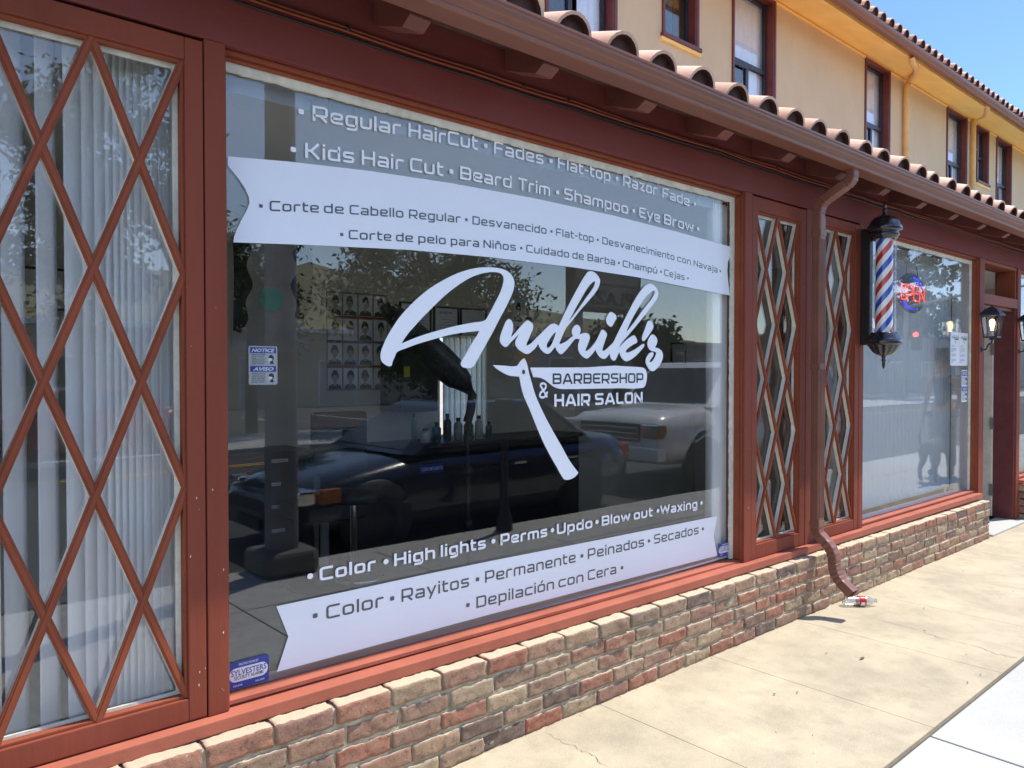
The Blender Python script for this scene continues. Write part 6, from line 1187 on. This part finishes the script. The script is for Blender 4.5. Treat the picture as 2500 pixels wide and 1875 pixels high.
# hills
mb = MB(); nx, ny = 70, 8; v = []
for i in range(nx+1):
    for k in range(ny+1):
        x = -200+720*i/nx; y = -150-26*k; hgt = (26+14*math.sin(x*.011)+9*noise.noise(Vector((x*.012, y*.012, 0)))+4*noise.noise(Vector((x*.05, y*.05, 2))))*math.sin(min(1, k/5)*math.pi/2)*(1 if x > 40 else max(.25, (x+200)/240)); v.append((x, y, hgt-.4))
mb.add(v, [(i*(ny+1)+k, i*(ny+1)+k+1, (i+1)*(ny+1)+k+1, (i+1)*(ny+1)+k) for i in range(nx) for k in range(ny)], 0, True); tag(mb.build('hills', 'hill', auto=True), kind='structure')

# ------------------------------------------------------------------ person and dog (seen mirrored in the far window)
def skinned(name, nodes, edges, m, parent=None, sub=2, root=0):
    bm = bmesh.new(); lay = bm.verts.layers.skin.verify(); vs = []
    for p, r_ in nodes:
        v_ = bm.verts.new(p); v_[lay].radius = r_ if isinstance(r_, tuple) else (r_, r_); vs.append(v_)
    vs[root][lay].use_root = True
    for a_, b_ in edges: bm.edges.new((vs[a_], vs[b_]))
    me = bpy.data.meshes.new(name); bm.to_mesh(me); bm.free(); o = bpy.data.objects.new(name, me); COL.objects.link(o)
    o.modifiers.new('skin', 'SKIN').use_smooth_shade = True; s_ = o.modifiers.new('sub', 'SUBSURF'); s_.levels = sub; s_.render_levels = sub
    dg = bpy.context.evaluated_depsgraph_get(); m2 = bpy.data.meshes.new_from_object(o.evaluated_get(dg)); o.modifiers.clear(); o.data = m2; m2.materials.clear(); m2.materials.append(M[m]); 
    for p in m2.polygons: p.use_smooth = True
    if parent is not None: o.parent = parent; o.matrix_parent_inverse = wm(parent).inverted()
    return o
M['skin'] = mat('skin', (.42, .25, .17), .5, .06, 12); M['navytop'] = mat('navy_shirt_cloth', (.035, .06, .16), .85, .12, 14); M['greyjeans'] = mat('grey_trouser_cloth', (.16, .17, .18), .9, .15, 14); M['hair'] = mat('dark_hair', (.03, .022, .018), .5, .2, 30, stretch=(1, 1, .2))
px, py = 12.60, -1.62; Gz = -.02
pe = thing('person', 'person in navy sleeveless top and grey trousers standing with a dog, mirrored in far window', 'person', (px, py, Gz))
B = lambda x, y, z: (px+x, py+y, Gz+z)     # faces -x (towards the viewer of the photo), left hand on -y ... +y
nodes = [(B(0, 0, .98), (.15, .11)), (B(0, 0, 1.16), (.135, .10)), (B(0, 0, 1.34), (.155, .11)), (B(.0, 0, 1.46), (.10, .075)), (B(-.005, 0, 1.53), .052), (B(-.02, 0, 1.60), .068), (B(-.015, 0, 1.70), (.080, .095)), (B(-.005, 0, 1.79), .055),
  (B(0, .185, 1.43), .060), (B(.02, .235, 1.17), .042), (B(-.09, .20, .96), .032), (B(-.12, .185, .90), .034),
  (B(0, -.185, 1.43), .060), (B(.03, -.24, 1.17), .042), (B(-.05, -.25, .93), .031), (B(-.06, -.25, .86), .034),
  (B(0, .10, .90), .098), (B(-.01, .115, .52), .066), (B(.02, .12, .11), .043), (B(-.03, .125, .045), .040), (B(-.12, .13, .032), .030),
  (B(0, -.10, .90), .098), (B(.0, -.115, .52), .066), (B(.03, -.12, .11), .043), (B(-.02, -.125, .045), .040), (B(-.11, -.135, .032), .030)]
edges = [(0, 1), (1, 2), (2, 3), (3, 4), (4, 5), (5, 6), (6, 7), (3, 8), (8, 9), (9, 10), (10, 11), (3, 12), (12, 13), (13, 14), (14, 15), (0, 16), (16, 17), (17, 18), (18, 19), (19, 20), (0, 21), (21, 22), (22, 23), (23, 24), (24, 25)]
body = skinned('body', nodes, edges, 'skin', pe)
for hx, hy, sg in ((-.12, .185, 1), (-.06, -.25, -1)):                # five fingers on each hand
    for k in range(4):
        yy = hy+(.024-.016*k)*sg; L_ = (.062, .075, .070, .056)[k]; zz = .875 if sg > 0 else .835
        skinned('finger', [(B(hx, yy, zz), .0095), (B(hx-.012, yy, zz-L_*.5), .0085), (B(hx-.002, yy, zz-L_), .007)], [(0, 1), (1, 2)], 'skin', body, 1)
    zz = .885 if sg > 0 else .845
    skinned('thumb', [(B(hx-.01, hy+.028*sg, zz), .011), (B(hx-.035, hy+.030*sg, zz-.025), .009), (B(hx-.040, hy+.022*sg, zz-.05), .0075)], [(0, 1), (1, 2)], 'skin', body, 1)
mb = MB()
for s_ in (-1, 1): mb.lathe([(0, -.010), (.011, -.006), (.012, 0)], B(-.098, .032*s_, 1.705), 10, axis='x')
mb.build('eye', 'ink', body)
skinned('nose', [(B(-.092, 0, 1.71), .010), (B(-.112, 0, 1.672), .014), (B(-.098, 0, 1.662), .010)], [(0, 1), (1, 2)], 'skin', body, 1)
skinned('mouth', [(B(-.092, -.026, 1.632), .006), (B(-.102, 0, 1.63), .009), (B(-.092, .026, 1.632), .006)], [(0, 1), (1, 2)], 'redlens', body, 1)
for s_ in (-1, 1): skinned('ear', [(B(.0, .078*s_, 1.72), .014), (B(.0, .082*s_, 1.69), .018), (B(-.004, .078*s_, 1.665), .011)], [(0, 1), (1, 2)], 'skin', body, 1)
skinned('hair', [(B(.02, 0, 1.80), (.088, .10)), (B(.045, 0, 1.74), (.092, .09)), (B(.06, 0, 1.62), (.075, .055)), (B(.06, 0, 1.50), (.06, .04)), (B(-.035, 0, 1.815), (.06, .06))], [(0, 1), (1, 2), (2, 3), (0, 4)], 'hair', pe)
skinned('sleeveless_top', [(B(0, 0, .97), (.165, .128)), (B(0, 0, 1.16), (.150, .117)), (B(0, 0, 1.34), (.172, .126)), (B(0, 0, 1.45), (.115, .09)), (B(0, .165, 1.445), .060), (B(0, -.165, 1.445), .060)], [(0, 1), (1, 2), (2, 3), (3, 4), (3, 5)], 'navytop', pe)
skinned('trousers', [(B(0, 0, .96), (.160, .122)), (B(0, .102, .87), .112), (B(-.01, .116, .52), .082), (B(.02, .12, .12), .066), (B(0, -.102, .87), .112), (B(.0, -.116, .52), .082), (B(.03, -.12, .12), .066)], [(0, 1), (1, 2), (2, 3), (0, 4), (4, 5), (5, 6)], 'greyjeans', pe)
for s_ in (.125, -.128): skinned('shoe', [(B(.03, s_, .045), .046), (B(-.05, s_, .040), .045), (B(-.14, s_*1.06, .034), .036)], [(0, 1), (1, 2)], 'blkm', pe)
bg = thing('lettered_bag', 'long narrow black bag with white scrawled lettering held at side of the person', 'bag', (px, py+.30, .9)); mb = MB(); mb.box(px-.06, px+.05, py+.27, py+.40, Gz+.62, Gz+1.38); mb.build('bag_body', 'blkm', bg, bevel=.03, seg=3)
mb = MB()
for k in range(8):
    z = Gz+.70+.078*k; mb.tube([(px-.064, py+.30, z), (px-.066, py+.36, z+.03), (px-.066, py+.32, z+.055), (px-.064, py+.37, z+.065)], .007, 6)
mb.build('lettering_line', 'paper', bg)
mb = MB(); mb.tube([(px-.0, py+.335, Gz+1.37), (px-.02, py+.27, Gz+1.50), (px, py+.16, Gz+1.50)], .012, 8); mb.build('strap', 'blkm', bg)
# dog
dx, dy = 11.62, -1.45; D = lambda x, y, z: (dx+x, dy+y, Gz+z)
dg_ = thing('dog', 'grey and white dog standing with raised curved tail, mirrored in far window', 'dog', (dx, dy, Gz)); M['dogfur'] = mat('dark_dog_fur', (.055, .058, .065), .8, .25, 4, .5, 120, col2=(.10, .10, .11))
M['dogwhite'] = mat('white_dog_fur', (.62, .60, .56), .8, .1, 20, .4, 120)
nodes = [(D(0, 0, .50), (.085, .10)), (D(.22, 0, .49), (.095, .11)), (D(.42, 0, .51), (.105, .135)), (D(.56, 0, .56), (.085, .10)), (D(.66, 0, .66), .07), (D(.74, 0, .72), .078), (D(.84, 0, .70), .050), (D(.92, 0, .685), .036),
  (D(-.10, 0, .55), .040), (D(-.22, 0, .535), .026), (D(-.32, 0, .56), .022), (D(-.36, 0, .66), .017), (D(-.33, 0, .76), .012),
  (D(.0, .085, .43), .075), (D(.045, .095, .31), .048), (D(-.075, .10, .19), .028), (D(-.05, .10, .04), .025), (D(-.005, .10, .02), .024),
  (D(.0, -.085, .43), .075), (D(.07, -.095, .31), .048), (D(-.045, -.10, .19), .028), (D(-.02, -.10, .04), .025), (D(.025, -.10, .02), .024),
  (D(.48, .085, .42), .058), (D(.46, .095, .24), .034), (D(.48, .098, .04), .025), (D(.53, .098, .02), .025),
  (D(.48, -.085, .42), .058), (D(.50, -.095, .24), .034), (D(.53, -.098, .04), .025), (D(.58, -.098, .02), .025), (D(.70, .055, .79), .028), (D(.66, .075, .74), .015), (D(.70, -.055, .79), .028), (D(.66, -.075, .74), .015)]
edges = [(0, 1), (1, 2), (2, 3), (3, 4), (4, 5), (5, 6), (6, 7), (0, 8), (8, 9), (9, 10), (10, 11), (11, 12), (0, 13), (13, 14), (14, 15), (15, 16), (16, 17), (0, 18), (18, 19), (19, 20), (20, 21), (21, 22), (2, 23), (23, 24), (24, 25), (25, 26), (2, 27), (27, 28), (28, 29), (29, 30), (5, 31), (31, 32), (5, 33), (33, 34)]
db = skinned('body', nodes, edges, 'dogfur', dg_, root=1)
skinned('muzzle', [(D(.80, 0, .71), .056), (D(.88, 0, .69), .044), (D(.935, 0, .683), .034)], [(0, 1), (1, 2)], 'dogwhite', dg_)
skinned('chest_patch', [(D(.58, 0, .50), (.06, .075)), (D(.62, 0, .58), (.06, .06))], [(0, 1)], 'dogwhite', dg_)
mb = MB(); mb.lathe([(0, -.012), (.014, -.006), (.016, .004), (0, .012)], D(.965, 0, .69), 10, axis='x')
for s_ in (-1, 1): mb.lathe([(0, -.006), (.010, -.003), (.011, .003)], D(.795, .050*s_, .745), 8, axis='y')
mb.build('nose_and_eyes', 'ink', dg_)
